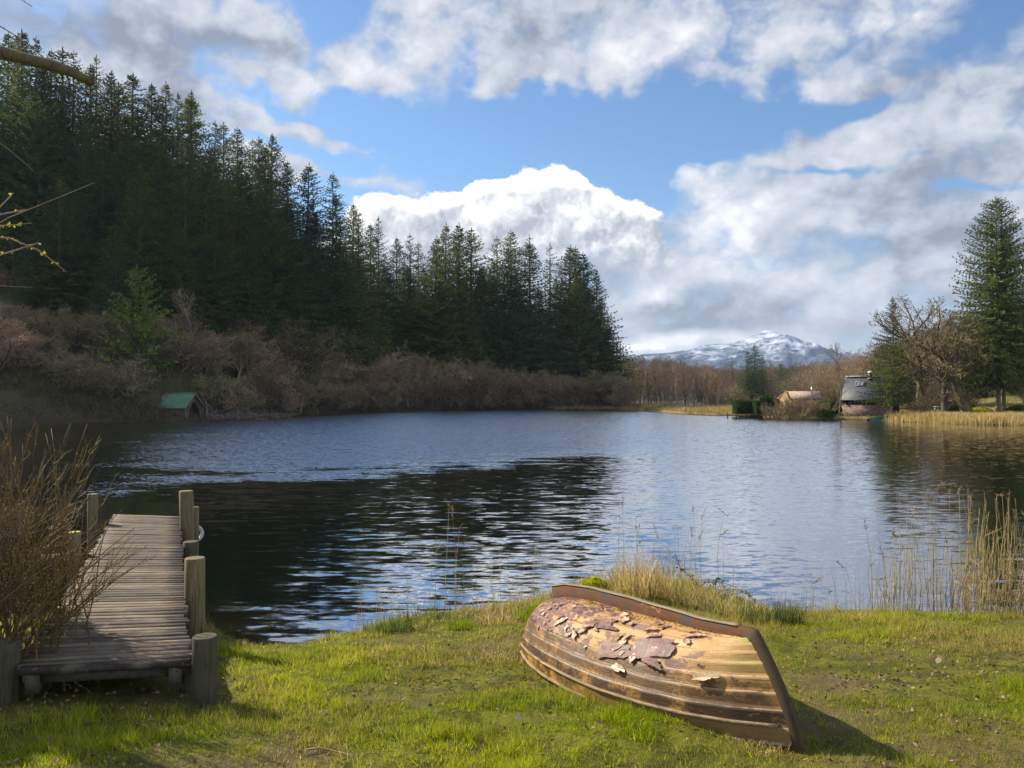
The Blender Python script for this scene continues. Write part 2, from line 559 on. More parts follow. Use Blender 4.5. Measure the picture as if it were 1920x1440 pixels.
def solid(name, c, rough=.7, metal=0.0, nz=.25, s=3.0, spec=.4):
    m, N = new_mat(name)
    tc = N.n('ShaderNodeTexCoord').outputs['Object']
    n = N.noise(tc, s, 5.0, .65)
    d = tuple(x * (1 - nz * 1.4) for x in c)
    e = tuple(min(1, x * (1 + nz)) for x in c)
    finish(N, principled(N, N.mix(N.smooth(n, .3, .7), d, e), rough, spec=spec, Metallic=metal))
    return m


# ------------------------------------------------------------------ terrain
NEAR = [(-1400, 1100), (-700, 1130), (-300, 1150), (-100, 1165), (120, 1172), (300, 1178), (400, 1186), (440, 1205), (500, 1222), (560, 1222),
        (640, 1205), (700, 1187), (790, 1165), (880, 1152), (960, 1140), (1040, 1118), (1120, 1098), (1200, 1092), (1300, 1100),
        (1390, 1128), (1450, 1158), (1540, 1162), (1650, 1160), (1780, 1166), (1920, 1166), (2150, 1160), (2700, 1130), (3400, 1080)]
FAR = [(3400, 850), (2800, 830), (2300, 808), (1990, 800), (1920, 797.5), (1800, 795), (1700, 791), (1660, 787.5), (1560, 786.5), (1480, 785.5),
       (1425, 783), (1395, 780), (1300, 778), (1235, 773.5), (1205, 771), (1160, 769.4), (1050, 768), (1000, 767.5), (900, 768.5), (800, 770), (700, 773), (600, 776.5), (560, 778.5),
       (520, 783), (440, 785.5), (380, 788), (280, 790), (180, 791), (60, 793), (-100, 796), (-400, 802), (-900, 822)]
L1 = np.array([at_z(px, py)[:2] for px, py in NEAR + FAR])
L2 = np.array([at_z(px, py)[:2] for px, py in [(1225, 764.5), (1400, 765), (1560, 764), (1560, 756), (1400, 756), (1290, 756.5), (1240, 759)]])


def sdist(P, poly):
    """signed distance, negative inside"""
    P = np.asarray(P, float)
    best = np.full(len(P), 1e18)
    ins = np.zeros(len(P), bool)
    n = len(poly)
    for i in range(n):
        a = poly[i]; b = poly[(i + 1) % n]
        ab = b - a
        t = np.clip(((P - a) @ ab) / (ab @ ab), 0, 1)
        q = a + t[:, None] * ab
        best = np.minimum(best, ((P - q) ** 2).sum(1))
        c = (a[1] > P[:, 1]) != (b[1] > P[:, 1])
        with np.errstate(divide='ignore', invalid='ignore'):
            xi = a[0] + (P[:, 1] - a[1]) / (b[1] - a[1]) * (b[0] - a[0])
        ins ^= c & (P[:, 0] < xi)
    d = np.sqrt(best)
    return np.where(ins, -d, d)


def sst(x, a, b):
    t = np.clip((x - a) / (b - a), 0, 1)
    return t * t * (3 - 2 * t)


def shore(x, y):
    P = np.stack([np.ravel(x), np.ravel(y)], 1)
    wob = (fbm(P[:, 0] * .9, P[:, 1] * .9, 5, 4) - .5) * np.clip(P[:, 1] * .03, .25, 2.0)
    return np.minimum(sdist(P, L1), sdist(P, L2)) + wob


def terrain(x, y):
    x = np.ravel(np.asarray(x, float)); y = np.ravel(np.asarray(y, float))
    d = shore(x, y)
    dp = np.maximum(d, 0)
    near = 1 - sst(y, 22, 40)
    zn = .10 * sst(dp, 0, .22) + .80 * (1 - np.exp(-dp / 3.2))
    zn *= 1 - .32 * sst(y, 5.8, 8.4) * sst(x, -2.2, -.3) * (1 - sst(x, 2.5, 5.0) * .6)
    zn += (fbm(x * 1.6, y * 1.6, 3, 4) - .5) * .12 * sst(dp, .1, 1.0) + (fbm(x * 9, y * 9, 31, 3) - .5) * .035 * sst(dp, .05, .5)
    u = x / np.maximum(y, 1.0)
    wl = sst(-u, .07, .27)
    slope = .03 + .90 * wl
    cap = 33.0
    zf = .35 * sst(dp, 0, .8) + cap * (1 - np.exp(-slope * np.maximum(dp - 1.5, 0) / cap))
    zf = np.where(u > -.03, np.minimum(zf, .35 * sst(dp, 0, .8) + .015 * dp + wl * 50), zf)
    zf += 11.5 * np.exp(-(((x - 60) / 40) ** 2 + ((y - 400) / 80) ** 2))
    zf += 24 * np.exp(-(((x - 178) / 54) ** 2 + ((y - 270) / 85) ** 2))
    zf += 3.0 * np.exp(-(((x - 72) / 13) ** 2 + ((y - 112) / 12) ** 2))
    zf += (fbm(x * .08, y * .08, 9, 4) - .5) * np.clip(dp * .12, 0, 5) * (wl + .15)
    zf += (fbm(x * .9, y * .9, 12, 4) - .5) * .35 * sst(dp, .5, 4)
    z = zn * near + zf * (1 - near)
    bed = -.03 - .16 * np.minimum(-d, 20) ** .9 * 1.2 - .02 * fbm(x * 3, y * 3, 8, 3)
    return np.where(d > 0, z, np.maximum(bed, -3.0))


def gz(x, y):
    return float(terrain(np.array([x]), np.array([y]))[0])


def ground_at(px, py):
    """ground point seen through a pixel (iterated)"""
    z = 0.5
    for _ in range(8):
        p = at_z(px, py, z)
        z = gz(p[0], p[1])
    return np.array([p[0], p[1], z])


def spot(px, y):
    """ground point at depth y below picture column px"""
    x = (px - 960) / F * y
    return np.array([x, y, gz(x, y)])


def build_ground():
    ang = np.concatenate([np.linspace(-180, -42, 140, endpoint=False), np.linspace(-42, 42, 420, endpoint=False), np.linspace(42, 180, 140, endpoint=False)])
    rad = np.concatenate([[0.4], 1.0 * (5000.0) ** (np.linspace(0, 1, 330) ** 1.0)])
    rad = np.concatenate([[.4, 1, 2, 3], np.geomspace(3.6, 14.5, 120), np.geomspace(14.8, 70, 50), np.geomspace(71, 320, 150), np.geomspace(330, 6000, 50)])
    a = np.radians(ang)
    X = np.sin(a)[None, :] * rad[:, None]; Y = np.cos(a)[None, :] * rad[:, None]
    Z = terrain(X.ravel(), Y.ravel()).reshape(X.shape)
    V = np.stack([X, Y, Z], -1).reshape(-1, 3)
    na = len(ang)
    i = np.arange(len(rad) - 1)[:, None] * na; j = np.arange(na)[None, :]; k = (j + 1) % na
    Q = np.stack([i + j, i + na + j, i + na + k, i + k], -1).reshape(-1, 4)
    mb = MB(); mb.add(V, Q)
    c0 = np.array([[0, 0, gz(0.1, 0.1)]])
    mb.add(c0, np.zeros((0, 3), int))
    tri = np.array([[len(V), (jj), (jj + 1) % na] for jj in range(na)]) - len(V)
    mb.f.append(np.array([[len(V), jj, (jj + 1) % na] for jj in range(na)]))
    m, N = new_mat('ground_mat')
    pos = N.n('ShaderNodeNewGeometry').outputs['Position']
    sp = N.n('ShaderNodeSeparateXYZ', {0: pos})
    z = sp.outputs[2]; y = sp.outputs[1]
    n1 = N.noise(pos, .55, 6.0, .6)
    n2 = N.noise(pos, 3.5, 6.0, .65)
    n3 = N.noise(pos, 22.0, 5.0, .7)
    lawn = N.mix(N.smooth(n2, .35, .65), (.056, .062, .006), (.13, .135, .010))
    lawn = N.mix(N.smooth(n1, .48, .62, 0, .75), lawn, (.12, .085, .04))
    lawn = N.mix(N.smooth(n3, .5, .72, 0, .7), lawn, (.04, .028, .015))
    floor_ = N.mix(N.smooth(n2, .35, .65), (.035, .028, .017), (.085, .062, .035))
    floor_ = N.mix(N.smooth(n1, .5, .65, 0, .6), floor_, (.05, .06, .02))
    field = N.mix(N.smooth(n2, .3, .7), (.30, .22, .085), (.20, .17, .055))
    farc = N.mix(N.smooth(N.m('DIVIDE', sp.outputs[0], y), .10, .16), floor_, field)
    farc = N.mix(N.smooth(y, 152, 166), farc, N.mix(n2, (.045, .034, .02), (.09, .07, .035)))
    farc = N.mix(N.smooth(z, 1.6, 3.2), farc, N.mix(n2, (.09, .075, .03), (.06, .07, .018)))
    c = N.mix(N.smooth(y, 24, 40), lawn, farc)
    mud = N.mix(n3, (.035, .024, .014), (.09, .062, .035))
    c = N.mix(N.smooth(N.m('ADD', z, N.m('MULTIPLY', n2, .1)), .17, .09), c, mud)
    bedc = N.mix(N.smooth(z, -.12, -.85), N.mix(n2, (.20, .12, .035), (.36, .22, .08)), (.012, .010, .006))  # deep silt coloured near black, standing in for light lost underwater
    c = N.mix(N.smooth(z, .01, -.03), c, bedc)
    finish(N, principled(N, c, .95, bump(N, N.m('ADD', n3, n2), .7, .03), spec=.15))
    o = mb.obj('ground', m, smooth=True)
    setp(o, 'grassy lake shore, lake bed and land rising to the far banks', None, None, 'structure')


build_ground()


# ------------------------------------------------------------------ water
def build_water():
    mb = MB()
    rad = [0.01, 6, 20, 60, 150, 420]
    na = 64
    V = [[0, 0, 0]]
    xs = np.linspace(-330, 330, 3)
    mb.add([[-400, 3, 0], [420, 3, 0], [420, 420, 0], [-400, 420, 0]], np.array([[0, 1, 2, 3]]))
    m, N = new_mat('water_mat')
    pos = N.n('ShaderNodeNewGeometry').outputs['Position']
    sp = N.n('ShaderNodeSeparateXYZ', {0: pos})
    x, y = sp.outputs[0], sp.outputs[1]
    # ripples as slopes: no dependence on distance or view
    q = N.mapping(pos, (0, 0, 0), (0, 0, R(-9)), (.42, 1.7, 1))
    w1 = N.noise(q, 2.8, 2.0, .45, 'Color', .35)
    q2 = N.mapping(pos, (3, 1, 0), (0, 0, R(14)), (.8, 2.2, 1))
    w2 = N.noise(q2, 3.6, 3.0, .5, 'Color', .2)
    w3 = N.noise(N.mapping(pos, (0, 0, 0), (0, 0, R(5)), (.7, 1.3, 1)), 13.0, 2.0, .6, 'Color')
    h = (.5, .5, .5)
    s1 = N.vm('SUBTRACT', w1, h); s2 = N.vm('SUBTRACT', w2, h); s3 = N.vm('SUBTRACT', w3, h)
    u = N.m('DIVIDE', x, y)
    edge = N.noise(N.mapping(pos, (0, 0, 0), (0, 0, R(-8)), (.10, .26, 1)), 1.0, 6.0, .7)
    wind = N.smooth(N.m('ADD', N.m('SUBTRACT', y, N.m('MULTIPLY', N.m('MINIMUM', u, .1), 24.0)), N.m('MULTIPLY_ADD', edge, 30.0, -15.0)), 34.0, 42.0)
    wr_ = N.smooth(N.m('ADD', u, N.m('MULTIPLY_ADD', edge, .16, -.08)), .02, .20)
    wind = N.m('ADD', N.m('MULTIPLY', wind, N.m('SUBTRACT', 1.0, wr_)), N.m('MULTIPLY', wr_, N.m('MULTIPLY', N.smooth(y, 8.0, 60.0, .05, .20), N.smooth(N.m('ADD', u, N.m('MULTIPLY_ADD', edge, .12, -.06)), .36, .47, 1.0, .12))))
    left = N.smooth(N.m('ADD', u, N.m('MULTIPLY_ADD', edge, .3, -.15)), -.60, -.28, .22, 1)
    wind = N.m('MULTIPLY', wind, left)
    # calmer water in the lee of the jetty
    calm = N.smooth(u, -.42, -.22, .25, 1.0)
    gust = N.smooth(N.noise(N.mapping(pos, (0, 0, 0), (0, 0, R(-12)), (.12, .5, 1)), 1.0, 3.0), .3, .7, .6, 1.3)
    lee = N.smooth(u, .10, .22, 1.0, .45)
    a1 = N.m('MULTIPLY', N.m('MULTIPLY', N.m('MULTIPLY', calm, gust), lee), .26)
    sl = N.vm('SCALE', s1, a1)
    sl = N.vm('ADD', sl, N.vm('SCALE', s2, N.m('MULTIPLY_ADD', wind, 1.2, N.m('MULTIPLY', calm, .16))))
    sl = N.vm('ADD', sl, N.vm('SCALE', s3, N.m('MULTIPLY_ADD', wind, 1.6, .05)))
    sl = N.vm('MULTIPLY', sl, (.55, 1.0, 0.0))
    sl = N.vm('ADD', sl, N.n('ShaderNodeCombineXYZ', {0: 0.0, 1: N.m('MULTIPLY', wind, -.26), 2: 0.0}).outputs[0])
    nrm = N.vm('NORMALIZE', N.vm('ADD', sl, (0, 0, 1)))
    fr = N.n('ShaderNodeFresnel', {'IOR': 1.4, 'Normal': nrm}).outputs[0]
    fr = N.m('POWER', fr, .36)
    gl = N.n('ShaderNodeBsdfGlossy', {'Color': (.97, .98, 1, 1), 'Roughness': .03, 'Normal': nrm}).outputs[0]
    tr = N.n('ShaderNodeBsdfTransparent', {'Color': (.62, .44, .24, 1)}).outputs[0]
    finish(N, N.n('ShaderNodeMixShader', {0: fr, 1: tr, 2: gl}).outputs[0])
    o = mb.obj('water', m)
    setp(o, 'dark lake water, ruffled by wind further out', None, None, 'structure')


build_water()


# ------------------------------------------------------------------ mountain
def build_mountain():
    RID = [(900, 700), (1100, 682), (1160, 673), (1180, 668), (1205, 660), (1260, 657), (1290, 652), (1320, 645), (1380, 638), (1402, 630),
           (1434, 616), (1452, 618), (1478, 629), (1500, 640), (1520, 650), (1550, 660), (1580, 667), (1640, 674), (1800, 672), (2100, 690)]
    D = 2600.0
    rx = np.array([at_y(px, py, D)[0] for px, py in RID]); rz = np.array([at_y(px, py, D)[2] for px, py in RID])
    gx = np.linspace(-200, 2100, 420); gy = np.linspace(1500, 3100, 260)
    X, Y = np.meshgrid(gx, gy)
    warp = (fbm(X / 260, Y / 260, 41, 4) - .5) * 120
    H = np.interp(X + warp * (1 - np.exp(-((Y - D) / 300) ** 2)), rx, rz)
    fall = np.where(Y < D, np.clip(1 - (D - Y) / 1050, 0, 1) ** 1.25, np.clip(1 - (Y - D) / 500, 0, 1))
    rid = 1 - np.abs(fbm(X / 150, Y / 210, 43, 5, .55) * 2 - 1)
    gul = (rid - .75) * 75 * np.clip(fall * (1 - fall) * 4, .08, 1)
    fine = (fbm(X / 28, Y / 28, 45, 4) - .5) * 16 * np.clip((1 - fall) * 6, .12, 1)
    Z = H * fall + gul * sst(H, 30, 140) + fine
    V = np.stack([X, Y, Z - 6], -1).reshape(-1, 3)
    nx = len(gx)
    i = np.arange(len(gy) - 1)[:, None] * nx; j = np.arange(nx - 1)[None, :]
    Q = np.stack([i + j, i + j + 1, i + nx + j + 1, i + nx + j], -1).reshape(-1, 4)
    m, N = new_mat('mountain_mat')
    geo = N.n('ShaderNodeNewGeometry')
    pos = geo.outputs['Position']
    sp = N.n('ShaderNodeSeparateXYZ', {0: pos})
    n1 = N.noise(N.mapping(pos, (0, 0, 0), (0, 0, R(20)), (1, .5, 1.6)), .024, 8.0, .68, dist=.5)
    n2 = N.noise(pos, .06, 6.0, .7)
    rock = N.mix(n2, (.04, .065, .115), (.09, .115, .165))  # haze blue put into the rock colour, and into the snow below
    sn = N.m('ADD', N.lin(sp.outputs[2], 55, 200, -.20, .12), n1)
    sn = N.m('ADD', sn, N.m('MULTIPLY_ADD', n2, .35, -.17))
    c = N.mix(N.smooth(sn, .38, .70), rock, (.50, .57, .68))
    finish(N, principled(N, c, .9, spec=.1))
    mb = MB(); mb.add(V, Q)
    o = mb.obj('mountain', m, smooth=True)
    setp(o, 'distant snow-streaked mountain beyond the lake', None, None, 'structure')


build_mountain()


# ------------------------------------------------------------------ plants: generators
def unit(v):
    return v / (np.linalg.norm(v, axis=-1, keepdims=True) + 1e-9)


def ribbons(P0, P1, w, rng, mb, kite=.45, col=None):
    """leaf / twig kites: P0 base, P1 tip (n,3), width w (n,)"""
    n = len(P0)
    if n == 0:
        return
    d = P1 - P0
    r = rng.normal(size=(n, 3))
    s = unit(np.cross(unit(d), r)) * np.broadcast_to(np.asarray(w), (n,))[:, None] * .5
    mid = P0 + d * kite
    V = np.stack([P0, mid + s, P1, mid - s], 1).reshape(-1, 3)
    Q = np.arange(n * 4).reshape(n, 4)
    if col is not None:
        col = np.repeat(col, 4, axis=0)
    mb.add(V, Q, col)


def make_spruce(seed, H=28.0, Rr=3.6, z0=2.0, dens=1.0, droop=.35, step=.42, twig=.75, power=.75, sparse_top=.0, tw=.22):
    rng = np.random.default_rng(seed)
    crown = MB()
    lean = rng.normal(size=2) * .15
    zs = []
    z = z0
    while z < H - .3:
        zs.append(z)
        z += step * rng.uniform(.7, 1.3) * (1 if z < H * .8 else .75)
    B0, B1, BW = [], [], []
    bumps = rng.uniform(.82, 1.18, size=12)
    for z in zs:
        t = (z - z0) / (H - z0)
        tp_ = .22 + .78 * (1 - t) ** .7
        nb = int(max(4, rng.integers(7, 11) * dens * (1 - .35 * t)))
        for k in range(nb):
            if rng.random() < .10 + sparse_top * t:
                continue
            a = rng.uniform(0, 2 * math.pi)
            L = Rr * (1 - t) ** power * rng.uniform(.62, 1.12) * bumps[int(a / 6.2832 * 6) % 6 + (6 if t > .5 else 0)] + .10
            L *= min(1.0, .55 + t * 6)
            if t > .8: rise_k = .75
            else: rise_k = 1.0
            n = max(3, int(L / .42))
            s = np.linspace(0, 1, n + 1)
            rise = rise_k * (.42 * t + .10) * rng.uniform(.6, 1.3)
            zz = L * (rise * s - droop * (1 - t * .8) * s ** 2 * 1.5 + .22 * s ** 4)
            aa = a + rng.normal() * .12 * s
            P = np.stack([np.cos(aa) * L * s, np.sin(aa) * L * s, z + zz], 1)
            P[:, :2] += lean * t
            # stem
            B0.append(P[:-1]); B1.append(P[1:]); BW.append(np.full(n, .09))
            # side twigs
            ds = unit(np.gradient(P, axis=0))
            m_ = np.arange(1, n + 1)
            for side in (-1, 1):
                pts = P[m_] + rng.normal(size=(n, 3)) * .05
                lat = np.stack([-ds[m_, 1], ds[m_, 0], np.zeros(n)], 1) * side
                tl = (twig * (1.05 - .65 * s[m_]) * rng.uniform(.6, 1.3, n) * (.28 + .72 * (1 - t) ** .8))[:, None]
                dr = unit(lat * .85 + ds[m_] * .75 + np.array([0, 0, -.28]) + rng.normal(size=(n, 3)) * .22)
                B0.append(pts); B1.append(pts + dr * tl); BW.append(np.full(n, tw * (.5 + .5 * tp_)))
            # hanging / upper sprays
            pts = P[m_]
            dr = unit(ds[m_] * .7 + np.array([0, 0, -.65]) + rng.normal(size=(n, 3)) * .35)
            B0.append(pts); B1.append(pts + dr * (twig * tp_ * .8 * rng.uniform(.5, 1.2, n))[:, None]); BW.append(np.full(n, tw * .9 * (.5 + .5 * tp_)))
            pts = P[-1:]
            B0.append(pts); B1.append(pts + unit(ds[-1:] + rng.normal(size=(1, 3)) * .15) * .35 * tp_); BW.append(np.array([tw]))
    # leader
    for k in range(5):
        B0.append(np.array([[lean[0], lean[1], H - .5]])); B1.append(np.array([[lean[0] + rng.normal() * .05, lean[1], H + .35]])); BW.append(np.array([.1]))
    ribbons(np.concatenate(B0), np.concatenate(B1), np.concatenate(BW), rng, crown)
    tr = MB()
    zz = np.linspace(-.8, H - .2, 9)
    P = np.stack([lean[0] * zz / H, lean[1] * zz / H, zz], 1)
    tr.tube(P, np.interp(zz, [-1, 1, H], [H * .0145, H * .0115, .03]), 7)
    return tr.mesh('spruce_trunk', None, True), crown.mesh('spruce_crown')


def grow_tree(seed, H, levels, trunk_r, spread=.9, fork=.3, stems=1, lean=(0, 0), nch=(12, 7, 6, 5), gn=.18, up=.25, ratio=(.55, .55, .5, .45),
              start=(.28, .2, .15, .1), tw=.035, trunk_h=None, twigw=None, stem_out=.25):
    """bare broadleaf tree: level 0 and 1 as tubes, finer ones as thin blades"""
    rng = np.random.default_rng(seed)
    trunk, crown = MB(), MB()
    T0, T1, TW = [], [], []

    def chain(p, d, L, n, gnarl, upw):
        P = [p]
        for i in range(n):
            d = unit(d + rng.normal(size=3) * gnarl + np.array([0, 0, upw]))
            P.append(P[-1] + d * L / n)
        return np.array(P)

    def rec(p, d, L, r, lev):
        last = lev == levels
        n = [8, 6, 4, 3, 2][min(lev, 4)] if not last else 2
        P = chain(p, d, L, n, gn * (1.0 if lev else .45), up * (.15 if lev else .1))
        rr = np.linspace(r, r * (.35 if lev else .3), n + 1)
        if lev == 0:
            trunk.tube(P, rr, 8)
        elif lev == 1:
            trunk.tube(P, rr, 5, cap=False)
        elif r > .035 and lev == 2:
            trunk.tube(P, rr, 4, cap=False)
        else:
            T0.append(P[:-1]); T1.append(P[1:]); TW.append(np.maximum(rr[:-1] * 1.6, tw * (.9 if last else 1.1)))
        if last:
            return
        k = nch[min(lev, len(nch) - 1)]
        k = max(2, int(k * rng.uniform(.8, 1.2)))
        st = start[min(lev, 3)]
        ga = rng.uniform(0, 6.28)
        for i in range(k):
            s = st + (1 - st) * (i + rng.uniform(0, 1)) / k
            f = s * n; i0 = min(int(f), n - 1); q = P[i0] + (P[i0 + 1] - P[i0]) * (f - i0)
            dd = unit(P[i0 + 1] - P[i0])
            ga += 2.4 + rng.normal() * .4
            a = unit(np.cross(dd, [.3, .2, 1.0] if abs(dd[2]) < .9 else [1.0, .1, 0]))
            b = np.cross(dd, a)
            side = a * math.cos(ga) + b * math.sin(ga)
            ang = spread * rng.uniform(.6, 1.15) * (1.0 if lev else (1.15 - .5 * s))
            nd = unit(dd * math.cos(ang) + side * math.sin(ang))
            cl = L * ratio[min(lev, 3)] * rng.uniform(.65, 1.15) * (1.15 - .55 * s)
            rec(q, nd, cl, max(.006, np.interp(s, [0, 1], [r, r * .35]) * .62), lev + 1)

    for sidx in range(stems):
        a = rng.uniform(0, 6.28)
        d = unit(np.array([lean[0] + (math.cos(a) * stem_out if stems > 1 else 0), lean[1] + (math.sin(a) * stem_out if stems > 1 else 0), 1.0]))
        rec(np.array([math.cos(a) * .15 * (stems > 1), math.sin(a) * .15 * (stems > 1), -.4]), d, (trunk_h or H * .72) * rng.uniform(.8, 1.05) if stems > 1 else (trunk_h or H * .72), trunk_r, 0)
    ribbons(np.concatenate(T0), np.concatenate(T1), np.concatenate(TW), rng, crown)
    V = np.concatenate(crown.v + trunk.v)
    s = H / max(1e-3, V[:, 2].max())
    for mb in (trunk, crown):
        mb.v = [v * s for v in mb.v]
    return trunk.mesh('tree_trunk', None, True), crown.mesh('tree_crown')


def plant(name, label, cat, variant, mats, loc, scale, rotz, group=None, parts=('trunk', 'crown'), h0=None):
    t = thing(name, label, cat, loc, rotz, group, scale)
    for pn, me, mt in zip(parts, variant, mats):
        o = bpy.data.objects.new(pn, me)
        COL.objects.link(o)
        o.parent = t
        if not me.materials:
            me.materials.append(mt)
        o.material_slots[0].link = 'OBJECT'
        o.material_slots[0].material = mt
    return t


def tree_to_top(name, label, cat, variant, Hv, mats, px, topy, y, rng, group=None, wide=1.0, parts=('trunk', 'crown'), hmax=99, rot=None):
    p = spot(px, y)
    top = at_y(px, topy, y)[2]
    h = min(hmax, max(1.0, top - p[2]))
    s = h / Hv
    return plant(name, label, cat, variant, mats, p, (s * wide, s * wide, s), rng.uniform(0, 6.28) if rot is None else rot, group, parts)


ORD = ['first', 'second', 'third', 'fourth', 'fifth', 'sixth', 'seventh', 'eighth', 'ninth', 'tenth', 'eleventh', 'twelfth', 'thirteenth',
       'fourteenth', 'fifteenth', 'sixteenth', 'seventeenth', 'eighteenth', 'nineteenth', 'twentieth', 'twenty-first', 'twenty-second',
       'twenty-third', 'twenty-fourth', 'twenty-fifth', 'twenty-sixth', 'twenty-seventh', 'twenty-eighth', 'twenty-ninth', 'thirtieth',
       'thirty-first', 'thirty-second', 'thirty-third', 'thirty-fourth', 'thirty-fifth', 'thirty-sixth', 'thirty-seventh', 'thirty-eighth', 'thirty-ninth', 'fortieth',
       'forty-first', 'forty-second', 'forty-third', 'forty-fourth', 'forty-fifth', 'forty-sixth', 'forty-seventh', 'forty-eighth', 'forty-ninth', 'fiftieth'] + ['%s-%s' % (t_, o_) for t_ in ('fifty', 'sixty', 'seventy') for o_ in ('first', 'second', 'third', 'fourth', 'fifth', 'sixth', 'seventh', 'eighth', 'ninth')]

rg = np.random.default_rng(7)
SPR = [make_spruce(11, 28, 7.4, power=.84, dens=1.7), make_spruce(12, 28, 6.6, droop=.55, dens=1.6, power=.82), make_spruce(13, 28, 8.0, power=.92, dens=1.8), make_spruce(14, 28, 6.4, dens=1.2, sparse_top=.15, power=.80),
       make_spruce(15, 28, 7.8, z0=1.0, power=.84, dens=1.8)]
SPARSE = [make_spruce(21, 28, 3.4, z0=7, dens=.55, sparse_top=.2, droop=.45, step=.5), make_spruce(22, 28, 3.0, z0=9, dens=.5, sparse_top=.3, step=.55)]

# skyline conifers: (px, top y, how far behind the shore line row (depth y), variant set)
SKY = [(8, 62, 128, 0), (40, 58, 124, 1), (66, 72, 122, 3), (90, 94, 126, 0), (116, 92, 118, 1), (132, 96, 126, 3), (177, 105, 130, 3), (207, 136, 128, 0),
       (243, 138, 130, 1), (280, 158, 132, 0), (310, 155, 134, 1), (330, 178, 136, 3), (358, 172, 132, 0), (402, 230, 138, 3), (418, 232, 142, 1),
       (446, 240, 138, 0), (470, 262, 146, 3), (486, 258, 144, 1), (508, 252, 140, 0), (570, 308, 138, 2), (622, 325, 142, 1), (660, 383, 146, 0),
       (693, 420, 152, 1), (710, 408, 150, 3), (742, 446, 154, 0), (770, 440, 156, 3), (785, 454, 152, 1), (830, 420, 148, 2), (858, 418, 150, 2),
       (882, 430, 154, 0), (934, 446, 158, 3), (960, 433, 155, 0), (996, 440, 158, 3), (1032, 458, 160, 3), (1062, 460, 156, 2),
       (1082, 464, 158, 0), (1101, 474, 155, 2), (1120, 505, 153, 2)]
for i, (px, ty, y, v) in enumerate(SKY):
    y += 9 * float(sst(px, 640, 760))
    sp = (px in (996, 1032))
    var = SPARSE[i % 2] if sp else SPR[v]
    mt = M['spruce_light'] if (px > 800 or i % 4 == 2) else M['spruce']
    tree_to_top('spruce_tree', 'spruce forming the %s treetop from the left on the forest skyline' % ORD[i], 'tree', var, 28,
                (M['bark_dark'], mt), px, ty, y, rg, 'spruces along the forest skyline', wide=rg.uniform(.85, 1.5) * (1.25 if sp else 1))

# conifers in front of and between them, standing lower on the slope
INNER = []
for (px, ty, y) in [(-20, 150, 108), (28, 190, 112), (70, 170, 110), (110, 330, 100), (150, 215, 112), (190, 260, 108), (235, 250, 112), (262, 310, 104), (300, 260, 112),
                    (345, 270, 108), (385, 300, 112), (425, 330, 116), (460, 320, 118), (505, 330, 122), (540, 380, 126), (150, 380, 102), (215, 420, 98),
                    (330, 420, 104), (400, 440, 108), (470, 430, 114), (590, 400, 132), (640, 450, 136), (600, 480, 128), (676, 480, 140), (725, 500, 146),
                    (755, 490, 150), (800, 500, 144), (815, 470, 150), (905, 500, 150), (925, 490, 154), (970, 520, 152), (1010, 540, 150), (1050, 510, 156), (1095, 530, 151),
                    (60, 420, 100), (10, 350, 103), (540, 500, 122), (870, 520, 146), (838, 560, 143), (1128, 560, 150), (1140, 610, 148), (945, 600, 148), (-60, 100, 122), (-110, 120, 120), (-70, 250, 108)]:
    INNER.append((px, ty, y))
for q_ in range(30, 1120, 46):
    ty_ = np.interp(q_, [p_[0] for p_ in SKY], [p_[1] for p_ in SKY])
    INNER.append((q_, float(ty_) + 38 + 30 * math.sin(q_ * .37), float(np.interp(q_, [p_[0] for p_ in SKY], [p_[2] for p_ in SKY])) - 7))
INNER.sort()
k = 0
for (px, ty, y) in INNER:
    y += 10 * float(sst(px, 640, 760))
    v = SPR[int(rg.integers(0, 5))]
    mt = M['spruce_olive'] if (px, ty) in ((262, 310), (300, 260), (385, 300), (815, 470), (800, 500), (345, 270), (330, 420), (505, 330), (905, 500)) else (M['spruce_light'] if (px > 780 and px < 900) or rg.random() < .28 else M['spruce'])
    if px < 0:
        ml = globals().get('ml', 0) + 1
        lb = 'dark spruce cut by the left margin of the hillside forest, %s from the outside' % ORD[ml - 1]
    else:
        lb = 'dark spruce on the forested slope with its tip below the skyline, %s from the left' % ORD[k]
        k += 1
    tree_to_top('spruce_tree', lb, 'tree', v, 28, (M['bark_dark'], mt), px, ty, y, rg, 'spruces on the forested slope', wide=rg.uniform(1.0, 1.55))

# bright young pine in the bare wood
PINE = make_spruce(31, 11, 3.6, z0=.8, droop=.1, twig=.8, power=.6, tw=.3, step=.42)
tree_to_top('pine_tree', 'bright green bushy young pine above the bare shore wood', 'tree', PINE, 11, (M['bark_dark'], M['pine_bright']), 256, 500, 93, rg, hmax=14, wide=1.05)

# ------------------------------------------------------------------ bare trees of the left shore
ALD = [grow_tree(51, 7, 3, .08, spread=.8, stems=7, nch=(9, 8, 8), gn=.22, tw=.045, stem_out=.5, start=(.08, .1, .1, .1)),
       grow_tree(52, 7, 3, .07, spread=.85, stems=8, nch=(8, 8, 8), gn=.25, tw=.045, stem_out=.7, start=(.08, .1, .1, .1)),
       grow_tree(53, 7, 3, .10, spread=.9, stems=5, nch=(11, 9, 8), gn=.25, tw=.045, stem_out=.4, start=(.1, .1, .1, .1)),
       grow_tree(54, 7, 4, .13, spread=.8, stems=1, nch=(14, 8, 6, 4), gn=.22, tw=.045, start=(.15, .1, .1, .1))]
BIRCH = [grow_tree(61, 14, 4, .14, spread=.6, stems=1, nch=(20, 7, 5, 3), gn=.16, tw=.05, ratio=(.33, .5, .5, .5), start=(.25, .2, .1, .1)),
         grow_tree(62, 14, 4, .13, spread=.55, stems=2, nch=(15, 6, 5, 3), gn=.17, tw=.05, ratio=(.33, .5, .5, .5), stem_out=.12)]
